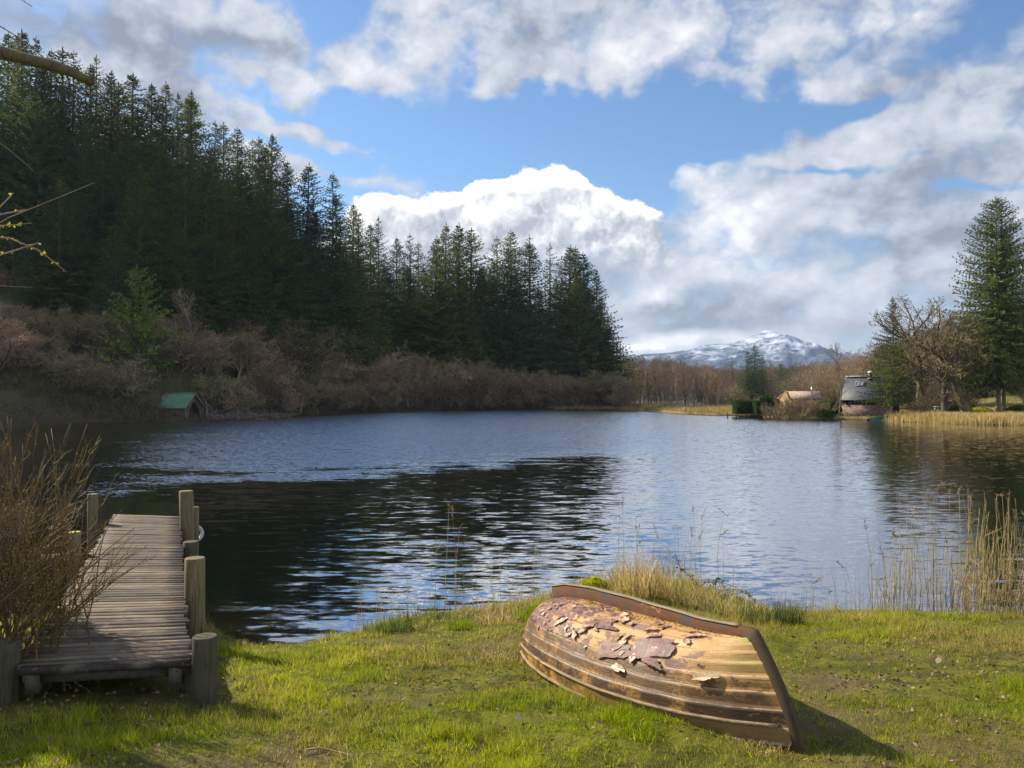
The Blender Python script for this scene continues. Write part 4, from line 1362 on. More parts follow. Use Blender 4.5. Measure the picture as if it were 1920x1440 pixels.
# ------------------------------------------------------------------ house
def build_house():
    y = 94.0
    p = spot(1625, y); p[2] = gz(p[0], y)
    t = thing('house', 'lakeside house with a steep grey slate roof and low rubble-stone wall', 'house', p)
    o0_ = np.array(p)
    az0 = math.atan2(p[0], p[1]); t.rotation_euler = (0, 0, -az0)
    dist0 = math.hypot(p[0], p[1])

    def f(px, py, yy):
        d = ray(px, py); da = math.atan2(d[0], d[1]) - az0; dd = dist0 + (yy - y)
        return np.array([math.tan(da) * dd, yy - y, CAMZ + d[2] / math.hypot(d[0], d[1]) * dd / math.cos(da) - p[2]])
    xl, xr = f(1579, 760, y)[0], f(1671, 760, y)[0]
    eave = f(1600, 749.5, y)[2]; ridge = f(1600, 706.5, y + 2.6)[2]
    rl_ = f(1586.5, 706.5, y + 2.6)[0]; rr_ = xr - .6
    yb = 5.2
    m, N = new_mat('slate_roof')
    tc = N.n('ShaderNodeTexCoord').outputs['Object']
    br = N.n('ShaderNodeTexBrick', {'Vector': N.mapping(tc, (0, 0, 0), (R(90), 0, 0), (1, 1, 1)), 'Color1': (.055, .062, .072, 1), 'Color2': (.085, .092, .105, 1), 'Mortar': (.05, .055, .065, 1), 'Scale': 1.0,
                                    'Mortar Size': .012, 'Brick Width': .3, 'Row Height': .2})
    nz = N.noise(tc, 1.6, 6.0, .7)
    c = N.mix(N.smooth(nz, .4, .7, 0, .4), br.outputs[0], (.12, .12, .115))
    finish(N, principled(N, c, .6, bump(N, nz, .3, .02), spec=.4))
    q = MB()
    ov = .25
    A = [xl - ov, -ov, eave]; B = [xr + ov, -ov, eave]; C_ = [rr_, 2.6, ridge]; D = [rl_, 2.6, ridge]
    E = [xl - ov, yb + ov, eave]; G = [xr + ov, yb + ov, eave]
    V = np.array([A, B, C_, D, E, G]); V2 = V - [0, 0, .12]
    q.add(np.concatenate([V, V2]), [np.array([[0, 1, 2, 3], [5, 4, 3, 2], [9, 8, 7, 6], [8, 9, 10, 11], [0, 6, 7, 1], [1, 7, 11, 5], [4, 5, 11, 10], [0, 4, 10, 6]]), np.array([[4, 0, 3], [1, 5, 2], [6, 10, 9], [11, 7, 8]])])
    roof = q.obj('roof', m, t)
    q = MB(); q.bar((rl_ - .05, 2.6, ridge + .04), (rr_ + .05, 2.6, ridge + .04), .28, .12); q.obj('ridge_cap', solid('ridge_pale', (.42, .46, .48), .6), t)
    # chimney
    ch = thing('chimney', None, None, (0, 0, 0)); ch.parent = t
    cx = f(1631.5, 700, y + 2.6)[0]
    q = MB(); q.tube([(cx, 2.4, ridge - .6), (cx, 2.4, ridge + .42)], .21, 12); q.obj('flue', solid('flue_dark', (.04, .05, .05), .5), ch)
    q = MB()
    th_ = np.linspace(0, 1, 6)
    q.tube([(cx, 2.4, ridge + .42), (cx, 2.4, ridge + .46), (cx, 2.4, ridge + .56), (cx, 2.4, ridge + .64), (cx, 2.4, ridge + .68)], [.24, .29, .27, .18, .05], 14, True)
    q.obj('cowl', solid('cowl_white', (.75, .76, .75), .4, nz=.05), ch)
    q = MB(); q.box((cx, 2.0, ridge - .22), (.55, .5, .1)); q.obj('flashing', solid('lead', (.4, .42, .44), .5, nz=.1), ch)
    # skylight lying on the roof slope
    def onroof(px, py):
        lo, hi = 0.0, 2.6
        d = ray(px, py)
        for _ in range(40):
            mid_ = (lo + hi) / 2
            zz_ = f(px, py, y + mid_)[2]
            zr = eave + (ridge - eave) * (mid_ + ov) / (2.6 + ov)
            if zz_ > zr: lo = mid_
            else: hi = mid_
        return np.array([f(px, py, y + mid_)[0], mid_, zr])
    nrm = unit(np.array([0, -(ridge - eave), 2.6 + ov]))
    c4 = [onroof(1603.5, 723.5), onroof(1618, 723.5), onroof(1618.5, 716), onroof(1604.5, 716)]
    sk = thing('skylight', None, None); sk.parent = t
    q = MB()
    for i in range(4):
        q.bar(c4[i] + nrm * .05, c4[(i + 1) % 4] + nrm * .05, .07, .1)
    mid1 = (c4[0] + c4[1]) / 2 + nrm * .05; mid2 = (c4[2] + c4[3]) / 2 + nrm * .05
    q.bar(mid1, mid2, .05, .08)
    q.obj('frame', solid('white_frame', (.30, .32, .34), .5, nz=.05), sk)
    q = MB(); q.add(np.array([c + nrm * .06 for c in c4]), np.array([[0, 1, 2, 3]]))
    q.obj('pane', solid('sky_pane', (.25, .28, .32), .08, nz=.1, spec=.9), sk)
    # stone wall below, recessed glazed veranda above
    m2, N = new_mat('rubble_stone')
    tc = N.n('ShaderNodeTexCoord').outputs['Object']
    vo = N.n('ShaderNodeTexVoronoi', {'Vector': N.mapping(tc, (0, 0, 0), (0, 0, 0), (1, 1, 1.6)), 'Scale': 3.2}, feature='F1')
    vd = N.n('ShaderNodeTexVoronoi', {'Vector': N.mapping(tc, (0, 0, 0), (0, 0, 0), (1, 1, 1.6)), 'Scale': 3.2}, feature='DISTANCE_TO_EDGE')
    sc = N.n('ShaderNodeSeparateColor', {0: vo.outputs['Color']})
    c = N.ramp(sc.outputs[0], [(0, (.15, .10, .08)), (.5, (.25, .17, .13)), (1, (.32, .26, .21))])
    c = N.mix(N.smooth(vd.outputs['Distance'], .06, .02), c, (.16, .13, .11))
    finish(N, principled(N, c, .9, bump(N, vd.outputs['Distance'], .6, .05)))
    wt = f(1600, 760.5, y)[2]
    q = MB(); q.box(((xl + xr) / 2 + .1, .15, wt / 2 - .3), (xr - xl, .4, wt + .6)); q.obj('stone_wall', m2, t)
    q = MB(); q.box(((xl + xr) / 2 + .1, .15, wt + .04), (xr - xl + .1, .5, .08)); q.obj('coping', solid('coping', (.30, .17, .14), .8), t)
    dk = solid('dark_boards', (.035, .03, .028), .7)
    q = MB(); q.box(((xl + xr) / 2, 1.2, (eave) / 2), (xr - xl - .4, .12, eave - .1))
    q.box((xl + .5, 3.0, eave / 2), (.12, 3.6, eave - .1)); q.box((xr - .3, 3.0, eave / 2), (.12, 3.6, eave - .1)); q.box(((xl + xr) / 2, 4.9, eave / 2), (xr - xl - .4, .12, eave - .1))
    q.obj('wall', dk, t)
    for i, cx_ in enumerate(np.linspace(xl + .9, xr - 1.2, 4)):
        w_ = thing('window', None, None); w_.parent = t
        q = MB(); 
        for dx in (-.5, .5): q.box((cx_ + dx, 1.12, wt + .38), (.06, .05, .8))
        for dz in (-.0, .76): q.box((cx_, 1.12, wt + dz), (1.06, .05, .06))
        q.obj('frame', solid('window_frame', (.06, .07, .06), .5), w_)
        q = MB(); q.box((cx_, 1.13, wt + .38), (.94, .02, .7)); q.obj('pane', solid('dark_glass', (.02, .04, .035), .05, spec=.9, nz=.1), w_)
    for xx in (xl + .15, xl + 2.9, xr - .1):
        q = MB(); q.box((xx, .12, (wt + .08 + eave - .1) / 2), (.12, .12, eave - .1 - wt - .08)); q.obj('veranda_post', M['post_dark'], t)


build_house()

# dark timber outhouse at the right end of the house, seen under the tree
p = spot(1677, 95.5)
t = thing('outhouse', 'dark boarded outhouse under the yew at the right end of the house', 'shed', p)
q = MB(); q.box((0, .6, 1.1), (1.1, 1.4, 2.6)); q.obj('wall', planks_mat('outhouse_boards', (.018, .016, .014), (.04, .035, .03), width=.16), t)
q = MB(); q.box((0, .6, 2.46), (1.4, 1.7, .08)); q.obj('roof', solid('felt', (.05, .055, .06), .8), t)

# hut among the right trees
p = spot(1838, 108)
t = thing('garden_hut', 'small grey-roofed hut on the mossy rise behind the oaks', 'hut', p)
hh = at_y(1838, 736, 108)[2] - p[2]
q = MB(); q.box((0, 0, hh / 2 - .2), (1.5, 1.6, hh + .4)); q.obj('wall', planks_mat('hut_boards', (.10, .06, .035), (.20, .13, .08), width=.14), t)
q = MB()
V = np.array([[-1.2, -1.1, hh - .05], [1.0, -1.1, hh - .05], [1.2, .3, hh + .62], [-.9, .3, hh + .62]]); V2 = V - [0, 0, .08]
q.add(np.concatenate([V, V2]), np.array([[0, 1, 2, 3], [7, 6, 5, 4], [0, 4, 5, 1], [1, 5, 6, 2], [2, 6, 7, 3], [3, 7, 4, 0]])); q.obj('roof', solid('hut_felt', (.20, .20, .19), .8), t)
w_ = MB(); w_.box((-.35, -.815, hh * .55), (.45, .03, .6)); w_.obj('window', solid('hut_glass', (.03, .035, .04), .1, spec=.8), t)
w_ = MB(); w_.box((.38, -.815, hh * .42), (.5, .03, hh * .8)); w_.obj('door', solid('hut_door', (.04, .03, .025), .7), t)

# white-topped tables by the leaning tree, and other small things on the right bank
for px, lb in ((1757, 'white-topped garden table left of the leaning dark trunk'), (1773, 'white-topped garden table right of the leaning dark trunk')):
    p = spot(px, 92)
    t = thing('garden_table', lb, 'table', p, group='white-topped garden tables')
    zt = at_y(px, 762.5, 92)[2] - p[2]
    q = MB(); q.box((0, 0, zt), (.75, .5, .09)); q.obj('table_top', solid('table_white', (.8, .8, .78), .5, nz=.03), t)
    for xx in (-.25, .25):
        q = MB(); q.box((xx, 0, zt / 2 - .1), (.08, .3, zt + .1)); q.obj('leg', solid('table_teal', (.08, .16, .17), .6), t)

# green upturned boat by the house
def small_hull(L, B, Dp, sheer=.1, N=18, K=10):
    V = []; Q = []
    for i in range(N + 1):
        s = i / N
        b = B / 2 * (math.sin(math.pi * min(1, .12 + s * .96)) ** .55 if s < .5 else max(0.02, (1 - ((s - .45) / .55) ** 2.4)))
        dd = Dp * (1 - .25 * s ** 3)
        for k_ in range(K + 1):
            a = math.pi * k_ / K
            V.append([s * L, -b * math.cos(a), dd * math.sin(a) ** .75 + sheer * s * s * -1])
    for i in range(N):
        for k_ in range(K):
            a = i * (K + 1) + k_
            Q.append([a, a + 1, a + K + 2, a + K + 1])
    return np.array(V), np.array(Q)


pa = at_y(1629, 782, 90); pa[2] = gz(pa[0], pa[1])
t = thing('dinghy', 'upturned dark green dinghy lying on the bank below the house', 'boat', pa, R(8))
V, Q = small_hull(2.9, 1.05, .48)
q = MB(); q.add(V, Q); h_ = q.obj('hull', solid('green_gelcoat', (.012, .085, .06), .22, nz=.3, spec=.6), t, True)
q = MB()
for sgn in (0, 10):
    q.tube([V[i * 11 + sgn] + [0, 0, .01] for i in range(19)], .035, 6)
g_ = q.obj('gunwale', solid('gunwale_cream', (.45, .40, .26), .5), t, True)
q = MB(); q.tube([[V[i * 11 + 5][0], 0, V[i * 11 + 5][2] + .02] for i in range(1, 19)], .03, 5); k_ = q.obj('keel', solid('keel_green', (.02, .10, .07), .4), t, True)
t.rotation_euler = (R(-6), R(-10), R(8))
t.location.z += .12
p = spot(1679, 88.2)
q = MB(); q.tube([(0, 0, .0), (0.02, 0, .05), (.05, 0, .17), (.05, 0, .28), (.05, 0, .33)], [.06, .15, .19, .13, .03], 10); o = q.obj('buoy', solid('orange_plastic', (.85, .16, .05), .45, nz=.1), None, True)
o.location = tuple(p); setp(o, 'small orange buoy lying at the water edge below the house', 'buoy')

# stones and logs on the bank
rs = np.random.default_rng(23)
def rock(seed, r):
    rng = np.random.default_rng(seed)
    th_ = np.linspace(0, math.pi, 8); ph_ = np.arange(10) / 10 * 2 * math.pi
    V = []
    for a in th_:
        for c in ph_:
            k_ = r * (1 + .28 * (vnoise(math.sin(a) * math.cos(c) * 2 + seed, math.sin(a) * math.sin(c) * 2 + math.cos(a) * 2, seed) - .5) * 2)
            V.append([math.sin(a) * math.cos(c) * k_ * 1.2, math.sin(a) * math.sin(c) * k_, math.cos(a) * k_ * .7])
    Q = [[i * 10 + j, i * 10 + (j + 1) % 10, (i + 1) * 10 + (j + 1) % 10, (i + 1) * 10 + j] for i in range(7) for j in range(10)]
    return MB().add(np.array(V), np.array(Q)).mesh('rock', solid('rock%d' % seed, (.16, .14, .11), .9, nz=.5, s=4), True)
RK = [rock(1, .3), rock(2, .3), rock(3, .3)]
for k, px in enumerate([1582, 1590, 1597, 1606, 1694, 1703, 1712, 1718, 1727, 1735]):
    p = spot(px, 90 if px < 1650 else 90.5)
    o = link('rock', RK[k % 3]); o.location = tuple(p + [0, 0, .08]); o.rotation_euler = (rs.uniform(0, 1), 0, rs.uniform(0, 6)); s_ = rs.uniform(.7, 1.3); o.scale = (s_, s_, s_)
    setp(o, ('grey boulder on the bank in front of the house, %s from the left' % ORD[k]) if k < 4 else ('dark boulder in the heap right of the yew trunk, %s from the left' % ORD[k - 4]), 'rock', 'boulders on the right bank')

# ------------------------------------------------------------------ right-hand trees
BIGS = make_spruce(91, 26, 7.2, z0=3.6, dens=2.1, power=.62, step=.26, twig=.85, tw=.18, droop=.4)
BIG2 = make_spruce(92, 25, 6.0, z0=4.5, dens=1.6, power=.6, step=.28, twig=.8, tw=.17, droop=.45)
tree_to_top('spruce_tree', 'tallest spruce on the right bank with a pale bare lower trunk among the reeds', 'tree', BIGS, 26, (M['bark_pale'], M['spruce_olive']), 1872, 371, 90, rg, rot=1.0, wide=.95)
tree_to_top('spruce_tree', 'spruce with pale trunk standing directly beside the tallest one on the right bank', 'tree', BIG2, 25, (M['bark_pale'], M['spruce_olive']), 1882, 440, 94, rg, rot=2.0, wide=.9)
tree_to_top('spruce_tree', 'dark spruce cut off by the right edge of the view', 'tree', BIG2, 25, (M['bark_dark'], M['spruce']), 1945, 455, 100, rg, rot=3.0)
tree_to_top('spruce_tree', 'dark pointed spruce rising behind the yew right of the house', 'tree', SPR[2], 28, (M['bark_dark'], M['spruce']), 1678, 557, 108, rg, rot=3.0, wide=1.15)
YEW = make_spruce(93, 9, 3.5, z0=1.8, dens=1.4, power=.35, droop=.25, twig=.6, step=.24, tw=.12)
tree_to_top('yew_tree', 'dark olive yew spreading over the right end of the house roof', 'tree', YEW, 9, (M['bark_oak'], M['spruce_olive']), 1672, 640, 90, rg, rot=.5)
oaks = [(1826, 560, 89, 1, 'leaning oak with a long limb reaching left, behind the reeds', 0.0, (M['bark_oak'], M['twig_olive']), 1.15),
        (1772, 575, 90, 0, 'dark-trunked bare oak leaning left beside the white-topped tables', 1.2, (M['bark_dark'], M['twig_olive']), 1.0),
        (1728, 545, 98, 0, 'tall bare oak with the rounded topmost twigs between the yew and leaning oak', 2.6, (M['bark_oak'], M['twig_olive']), .95),
        (1650, 630, 112, 1, 'pale bare oak behind the ridge of the house', 4.0, (M['bark_oak'], M['twig_tan']), .9),
        (1800, 590, 110, 0, 'bare oak behind the leaning oaks', 5.0, (M['bark_oak'], M['twig_tan']), 1.1),
        (1845, 610, 120, 1, 'bare oak just left of the tall spruces, beyond the hut', 3.3, (M['bark_dark'], M['twig_olive']), 1.0),
        (1700, 640, 120, 0, 'bare oak right of the dark pointed spruce', .9, (M['bark_oak'], M['twig_tan']), 1.0)]
for px, tp, y, v, lb, rot, mats, wd in oaks:
    tree_to_top('oak_tree', lb, 'tree', OAK[v], 12, mats, px, tp, y, rg, rot=rot, wide=wd)
tree_to_top('alder_tree', 'slim bare tree with a pale trunk left of the house', 'tree', BIRCH[0], 14, (M['bark_pale'], M['twig_tan']), 1573, 640, 94, rg, rot=1.0, wide=.8)
tree_to_top('birch_tree', 'thin crooked bare birch at the right margin behind the reeds', 'tree', BIRCH[1], 14, (M['bark_pale'], M['twig_brown']), 1914, 690, 88, rg, rot=1.0, wide=.8)
for k, (px, tp) in enumerate([(1803, 690), (1720, 735), (1745, 720)]):
    tree_to_top('alder_tree', ['forked sapling with three thin upright stems left of the leaning oak', 'short bare tree between yew and leaning trunk', 'thin straight bare tree left of the leaning dark trunk'][k], 'tree',
                ALD[k], 7, (M['bark_pale'], M['twig_olive']), px, tp, 96, rg)
pts, hs = [], []
for k in range(60):
    pts.append(spot(rg.uniform(1640, 1960), rg.uniform(112, 140))); hs.append(rg.uniform(5, 8))
wood_mass('thicket', 'brown bare thicket behind the oaks on the right bank', pts, hs, [a[1] for a in ALD[:3]], M['twig_tan'], 8)

# ------------------------------------------------------------------ the upturned rowing boat
BOW = ground_at(1491, 1407)
STN = np.array([.47, 8.62, gz(.47, 8.62)])
bx = BOW - STN
BL = float(np.linalg.norm(bx))
yaw = math.atan2(bx[1], bx[0])
pitch_b = math.atan2(bx[2] - .02, math.hypot(bx[0], bx[1]))
ROLL = R(3)


def hull_b(s):
    return np.interp(s, [0, .06, .15, .28, .42, .56, .70, .82, .91, .97, 1.0], [.40, .475, .56, .635, .66, .64, .545, .41, .245, .09, .022])


def hull_D(s):
    return np.interp(s, [0, .1, .25, .5, .75, .9, 1.0], [.50, .55, .575, .58, .60, .64, .67])


def hull_zg(s):
    return .02 * (1 - (2 * s - 1) ** 2) + .01 * (1 - s)


def HS(s, t, off=0.0, side=-1):
    s = np.asarray(s, float); t = np.asarray(t, float)
    b = hull_b(s); D = hull_D(s)
    ph = t * math.pi / 2
    p1 = np.interp(s, [0, .3, .7, 1], [.80, .66, .85, 1.0]); p2 = np.interp(s, [0, .3, .7, 1], [.95, .90, .95, 1.0])
    c = np.clip(np.cos(ph), 0, 1) ** p1; sn = np.clip(np.sin(ph), 0, 1) ** p2
    y = b * c + off * np.cos(ph) * np.clip((1 - s) * 30, 0, 1)
    z = hull_zg(s) + D * sn + off * np.sin(ph)
    x = BL * s - .31 * s ** 7 * sn ** 1.6 + .10 * (1 - s) ** 8 * sn
    return np.stack([x, side * y, z], -1)


def build_boat():
    root = thing('rowing_boat', 'weathered wooden rowing boat lying keel up on the grass with peeling paint', 'boat', tuple(STN + [0, 0, .05]))
    root.rotation_euler = (Matrix.Rotation(yaw, 4, 'Z') @ Matrix.Rotation(-pitch_b, 4, 'Y') @ Matrix.Rotation(ROLL, 4, 'X')).to_euler()
    NS, NK = 72, 9
    ss = np.linspace(0, 1, NS + 1) ** .97
    rows = []
    for k in range(NK):
        t0, t1 = k / NK, (k + 1) / NK
        for j in range(5):
            f = j / 4
            rows.append((t0 + (t1 - t0) * f, .002 + .012 * f ** 1.5))
    mb = MB(); uvs = []
    nr = len(rows)
    for side in (-1, 1):
        V = np.array([HS(ss, np.full(NS + 1, t), o, side) for t, o in rows])       # (nr, NS+1, 3)
        V[..., 2] += (vnoise(V[..., 0] * 9, V[..., 2] * 9 + 5, 4) - .5) * .006
        uv = np.array([[(s_, t) for s_ in ss] for t, o in rows])
        i = np.arange(nr - 1)[:, None] * (NS + 1); j = np.arange(NS)[None, :]
        Q = np.stack([i + j, i + j + 1, i + NS + 2 + j, i + NS + 1 + j], -1).reshape(-1, 4)
        if side == 1: Q = Q[:, ::-1]
        mb.add(V.reshape(-1, 3), Q); uvs.append(uv.reshape(-1, 2))
        # inner skin edge so the planking has thickness at the gunwale
        e = HS(ss, np.zeros(NS + 1), .002, side); e2 = e * [1, .955, 1] + [0, 0, 0]; e3 = HS(ss, np.full(NS + 1, .3), -.02, side) * [1, .97, 1]
        V = np.concatenate([e, e2, e3]); n1_ = NS + 1
        j = np.arange(NS)
        Q = np.concatenate([np.stack([j, j + n1_, j + n1_ + 1, j + 1], -1), np.stack([j + n1_, j + 2 * n1_, j + 2 * n1_ + 1, j + n1_ + 1], -1)])
        mb.add(V, Q); uvs.append(np.stack([np.tile(ss, 3), np.repeat([.02, .02, .02], n1_)], 1))
    m, N = new_mat('boat_planking')
    uvn = N.n('ShaderNodeUVMap', uv_map='UVMap').outputs[0]
    sp = N.n('ShaderNodeSeparateXYZ', {0: uvn})
    u, v = sp.outputs[0], sp.outputs[1]
    q = N.mapping(uvn, (0, 0, 0), (0, 0, 0), (3.6, 1.3, 1))
    grain = N.noise(N.mapping(uvn, (0, 0, 0), (0, 0, 0), (5, 42, 1)), 3.0, 7.0, .7, dist=.3)
    nb = N.noise(q, 2.9, 6.0, .62); nm = N.noise(q, 7.0, 6.0, .68); nf = N.noise(q, 30.0, 5.0, .7)
    plank = N.n('ShaderNodeTexWhiteNoise', {'W': N.m('FLOOR', N.m('MULTIPLY', v, 9.0))}, noise_dimensions='1D').outputs[0]
    tan_ = N.mix(N.m('ADD', N.m('MULTIPLY', grain, .8), N.m('MULTIPLY', plank, .25), clamp=True), (.23, .125, .036), (.62, .37, .13))
    tan_ = N.mix(N.smooth(nm, .5, .7, 0, .6), tan_, (.66, .36, .17))
    tan_ = N.mix(N.smooth(grain, .44, .33, 0, .85), tan_, (.085, .045, .018))
    green = N.m('MULTIPLY', N.smooth(u, .84, .95), N.smooth(nb, .42, .6))
    green = N.m('MULTIPLY', green, N.smooth(v, .45, .6))
    tan_ = N.mix(N.m('MULTIPLY', green, .8), tan_, (.34, .38, .03))
    maroon = N.mix(nm, (.085, .032, .028), (.20, .09, .078))
    maroon = N.mix(N.smooth(nf, .55, .7, 0, .6), maroon, (.42, .30, .25))
    brown = N.mix(N.m('ADD', grain, N.m('MULTIPLY_ADD', plank, .5, -.3), clamp=True), (.030, .017, .009), (.19, .10, .035))
    brown = N.mix(N.smooth(N.m('ADD', nb, N.m('MULTIPLY_ADD', nf, .4, -.2)), .50, .62, 0, .85), brown, (.36, .18, .045))
    brown = N.mix(N.smooth(nm, .60, .68, 0, .5), brown, (.42, .30, .15))
    ochre = N.mix(N.smooth(N.m('ADD', nb, nm), .9, 1.15), (.11, .05, .012), (.50, .24, .035))
    ochre = N.mix(N.smooth(u, .35, .62), ochre, N.mix(nm, (.11, .06, .02), (.38, .23, .08)))
    # bare wood versus paint on the bottom
    pb = N.m('ADD', nb, N.m('MULTIPLY', N.m('SUBTRACT', nm, .5), .7))
    pb = N.m('ADD', pb, N.lin(u, .15, .95, .13, -.20))
    vq = N.vm('ADD', N.mapping(uvn, (0, 0, 0), (0, 0, 0), (3.6, 1.5, 1)), N.vm('SCALE', N.noise(q, 6.0, 4.0, .6, 'Color'), .22))
    pc = N.n('ShaderNodeTexVoronoi', {'Vector': N.mapping(vq, (0, 0, 0), (0, 0, .12), (1, 1.9, 1)), 'Scale': 4.2, 'Randomness': 1.0}, feature='F1')
    pcs = N.n('ShaderNodeSeparateColor', {0: pc.outputs['Color']})
    pe = N.n('ShaderNodeTexVoronoi', {'Vector': N.mapping(vq, (0, 0, 0), (0, 0, .12), (1, 1.9, 1)), 'Scale': 4.2, 'Randomness': 1.0}, feature='DISTANCE_TO_EDGE').outputs['Distance']
    piece = N.ramp(pcs.outputs[0], [(0, (.085, .032, .026)), (.3, (.19, .075, .05)), (.5, (.44, .22, .12)), (.7, (.14, .065, .045)), (1.0, (.30, .17, .12))])
    piece = N.mix(N.smooth(nm, .35, .65, 0, .45), piece, (.30, .17, .12))
    on = N.m('GREATER_THAN', N.m('ADD', pcs.outputs[1], N.m('MULTIPLY', N.m('SUBTRACT', pb, .5), 3.2)), .54)
    maroon = N.mix(N.smooth(pb, .54, .60), piece, maroon)
    paintmask = N.m('MAXIMUM', on, N.smooth(pb, .535, .55))
    paintmask = N.m('MULTIPLY', paintmask, N.smooth(pe, .005, .03))
    bottom = N.mix(paintmask, tan_, maroon)
    bottom = N.mix(N.m('MULTIPLY', on, N.smooth(pe, .05, .01, 0, .7)), bottom, (.50, .30, .20))
    # peeled border between bottom and topsides
    edge = N.m('ADD', v, N.m('MULTIPLY_ADD', nb, .5, -.25))
    edge = N.m('ADD', edge, N.m('MULTIPLY_ADD', nm, .22, -.11))
    c = N.mix(N.smooth(edge, .44, .465), brown, bottom)
    c = N.mix(N.smooth(v, .112, .109), c, ochre)
    fv = N.m('FRACT', N.m('MULTIPLY', v, 9.0))
    lap = N.m('MULTIPLY', N.smooth(fv, .86, .97), N.smooth(nm, .35, .5))
    c = N.mix(N.m('MULTIPLY', N.m('MULTIPLY', lap, N.smooth(nb, .36, .56)), .8), c, (.50, .38, .22))
    c = N.mix(N.m('MULTIPLY', N.smooth(fv, .10, .0), .7), c, (.02, .013, .008))
    c = N.mix(N.smooth(nf, .66, .74, 0, .7), c, (.05, .035, .02))
    hgt = N.m('ADD', N.m('MULTIPLY', grain, .5), N.m('MULTIPLY', paintmask, .6))
    hgt = N.m('ADD', hgt, N.m('MULTIPLY', nf, .35))
    rgh = N.mix(nb, (.30, .30, .30), (.62, .62, .62))
    finish(N, principled(N, c, N.lin(nb, .35, .65, .38, .7), bump(N, hgt, .9, .009), spec=.35))
    mb.obj('hull', m, root, False, np.concatenate(uvs))
    # transom
    tt = np.linspace(0, 1, 24)
    a = HS(np.zeros(24), tt, .004, -1); b = HS(np.zeros(24), tt, .004, 1)[::-1]
    ring = np.concatenate([a, b[1:]])
    mb = MB(); V = np.concatenate([ring, ring + [.03, 0, 0]]); n_ = len(ring)
    cen = np.array([[ring[:, 0].mean(), 0, .25]])
    V = np.concatenate([V, cen])
    F3 = [[2 * n_, (i + 1) % n_, i] for i in range(n_)]
    F4 = [[i, (i + 1) % n_, (i + 1) % n_ + n_, i + n_] for i in range(n_)]
    mb.add(V, [np.array(F3), np.array(F4)])
    mb.obj('transom', wood('transom_wood', ((.16, .09, .04), (.36, .22, .11)), axis='Y', s=.6), root)
    # keel and stem as one swept plank
    kp, kn, kh = [], [], []
    for s_ in np.linspace(.0, .97, 40):
        kp.append(HS(s_, 1.0, 0, 1) * [1, 0, 1] - [.03 * (s_ < .01), 0, 0]); kh.append(np.interp(s_, [0, .12, .45, .9, 1], [.135, .135, .13, .085, .07]))
    for t_ in np.linspace(.98, -.06, 24):
        tq = max(t_, 0)
        q_ = HS(1.0, tq, 0, 1) * [1, 0, 1]
        if t_ < 0: q_ = q_ + [.0, 0, t_ * .9]
        kp.append(q_); kh.append(.07)
    kp = np.array(kp); kh = np.array(kh)
    T = unit(np.gradient(kp, axis=0))
    nrm = np.stack([-T[:, 2], 0 * T[:, 0], T[:, 0]], 1)
    sm = nrm.copy()
    for _ in range(3):
        sm[1:-1] = (sm[:-2] + sm[1:-1] * 2 + sm[2:]) / 4
    nrm = unit(sm)
    w_ = .019
    V = []
    for p_, n_, h_ in zip(kp, nrm, kh):
        for yy, hh_ in ((-w_ * 1.3, -.02), (-w_, h_), (w_, h_), (w_ * 1.3, -.02)):
            V.append(p_ + n_ * hh_ + [0, yy + .004 * math.sin(p_[0] * 9), 0])
    V = np.array(V); n_ = len(kp)
    Q = []
    for i in range(n_ - 1):
        for j in range(3):
            Q.append([i * 4 + j, i * 4 + j + 4, i * 4 + j + 5, i * 4 + j + 1])
    Q += [[0, 1, 2, 3], [(n_ - 1) * 4 + 3, (n_ - 1) * 4 + 2, (n_ - 1) * 4 + 1, (n_ - 1) * 4]]
    mk, N = new_mat('keel_wood')
    tc = N.n('ShaderNodeTexCoord').outputs['Object']
    geo = N.n('ShaderNodeNewGeometry')
    g1 = N.noise(N.mapping(tc, (0, 0, 0), (0, 0, 0), (.12, 1, 1)), 40, 6.0, .7); g2 = N.noise(tc, 5.0, 6.0, .65)
    red = N.mix(g1, (.05, .022, .012), (.17, .07, .035))
    red = N.mix(N.smooth(g2, .52, .60), red, (.06, .055, .05))
    red = N.mix(N.smooth(g2, .40, .34), red, (.30, .18, .09))
    red = N.mix(N.smooth(N.n('ShaderNodeSeparateXYZ', {0: tc}).outputs[0], BL * .86, BL * .93), red, N.mix(g2, (.05, .035, .02), (.12, .08, .05)))
    sx_ = N.n('ShaderNodeSeparateXYZ', {0: tc})
    finish(N, principled(N, red, .8, bump(N, g1, .6, .006), spec=.12))
    mb = MB(); mb.add(V, np.array(Q))
    mb.obj('keel', mk, root)
    # weathered capping along the top of the keel
    mb = MB(); V = []
    for p_, n_, h_ in zip(kp[:-26], nrm[:-26], kh[:-26]):
        for yy, hh_ in ((-w_ - .006, h_ - .004), (-w_ - .004, h_ + .006), (w_ + .006, h_ + .007), (w_ + .008, h_ - .004)):
            V.append(p_ + n_ * hh_ + [0, yy + .004 * math.sin(p_[0] * 9), 0])
    n_ = len(V) // 4
    Q = [[i * 4 + j, i * 4 + j + 4, i * 4 + (j + 1) % 4 + 4, i * 4 + (j + 1) % 4] for i in range(n_ - 1) for j in range(4)] + [[0, 1, 2, 3], [n_ * 4 - 1, n_ * 4 - 2, n_ * 4 - 3, n_ * 4 - 4]]
    mb.add(np.array(V), np.array(Q)); mb.obj('keel_cap', wood('keel_cap_wood', ((.15, .11, .06), (.33, .26, .15), (.20, .19, .09)), axis='X', s=1.0), root)
    # rubbing strake and laps
    wr = wood('strake_wood', ((.14, .09, .045), (.42, .31, .17), (.20, .15, .08)), axis='X', s=1.2)
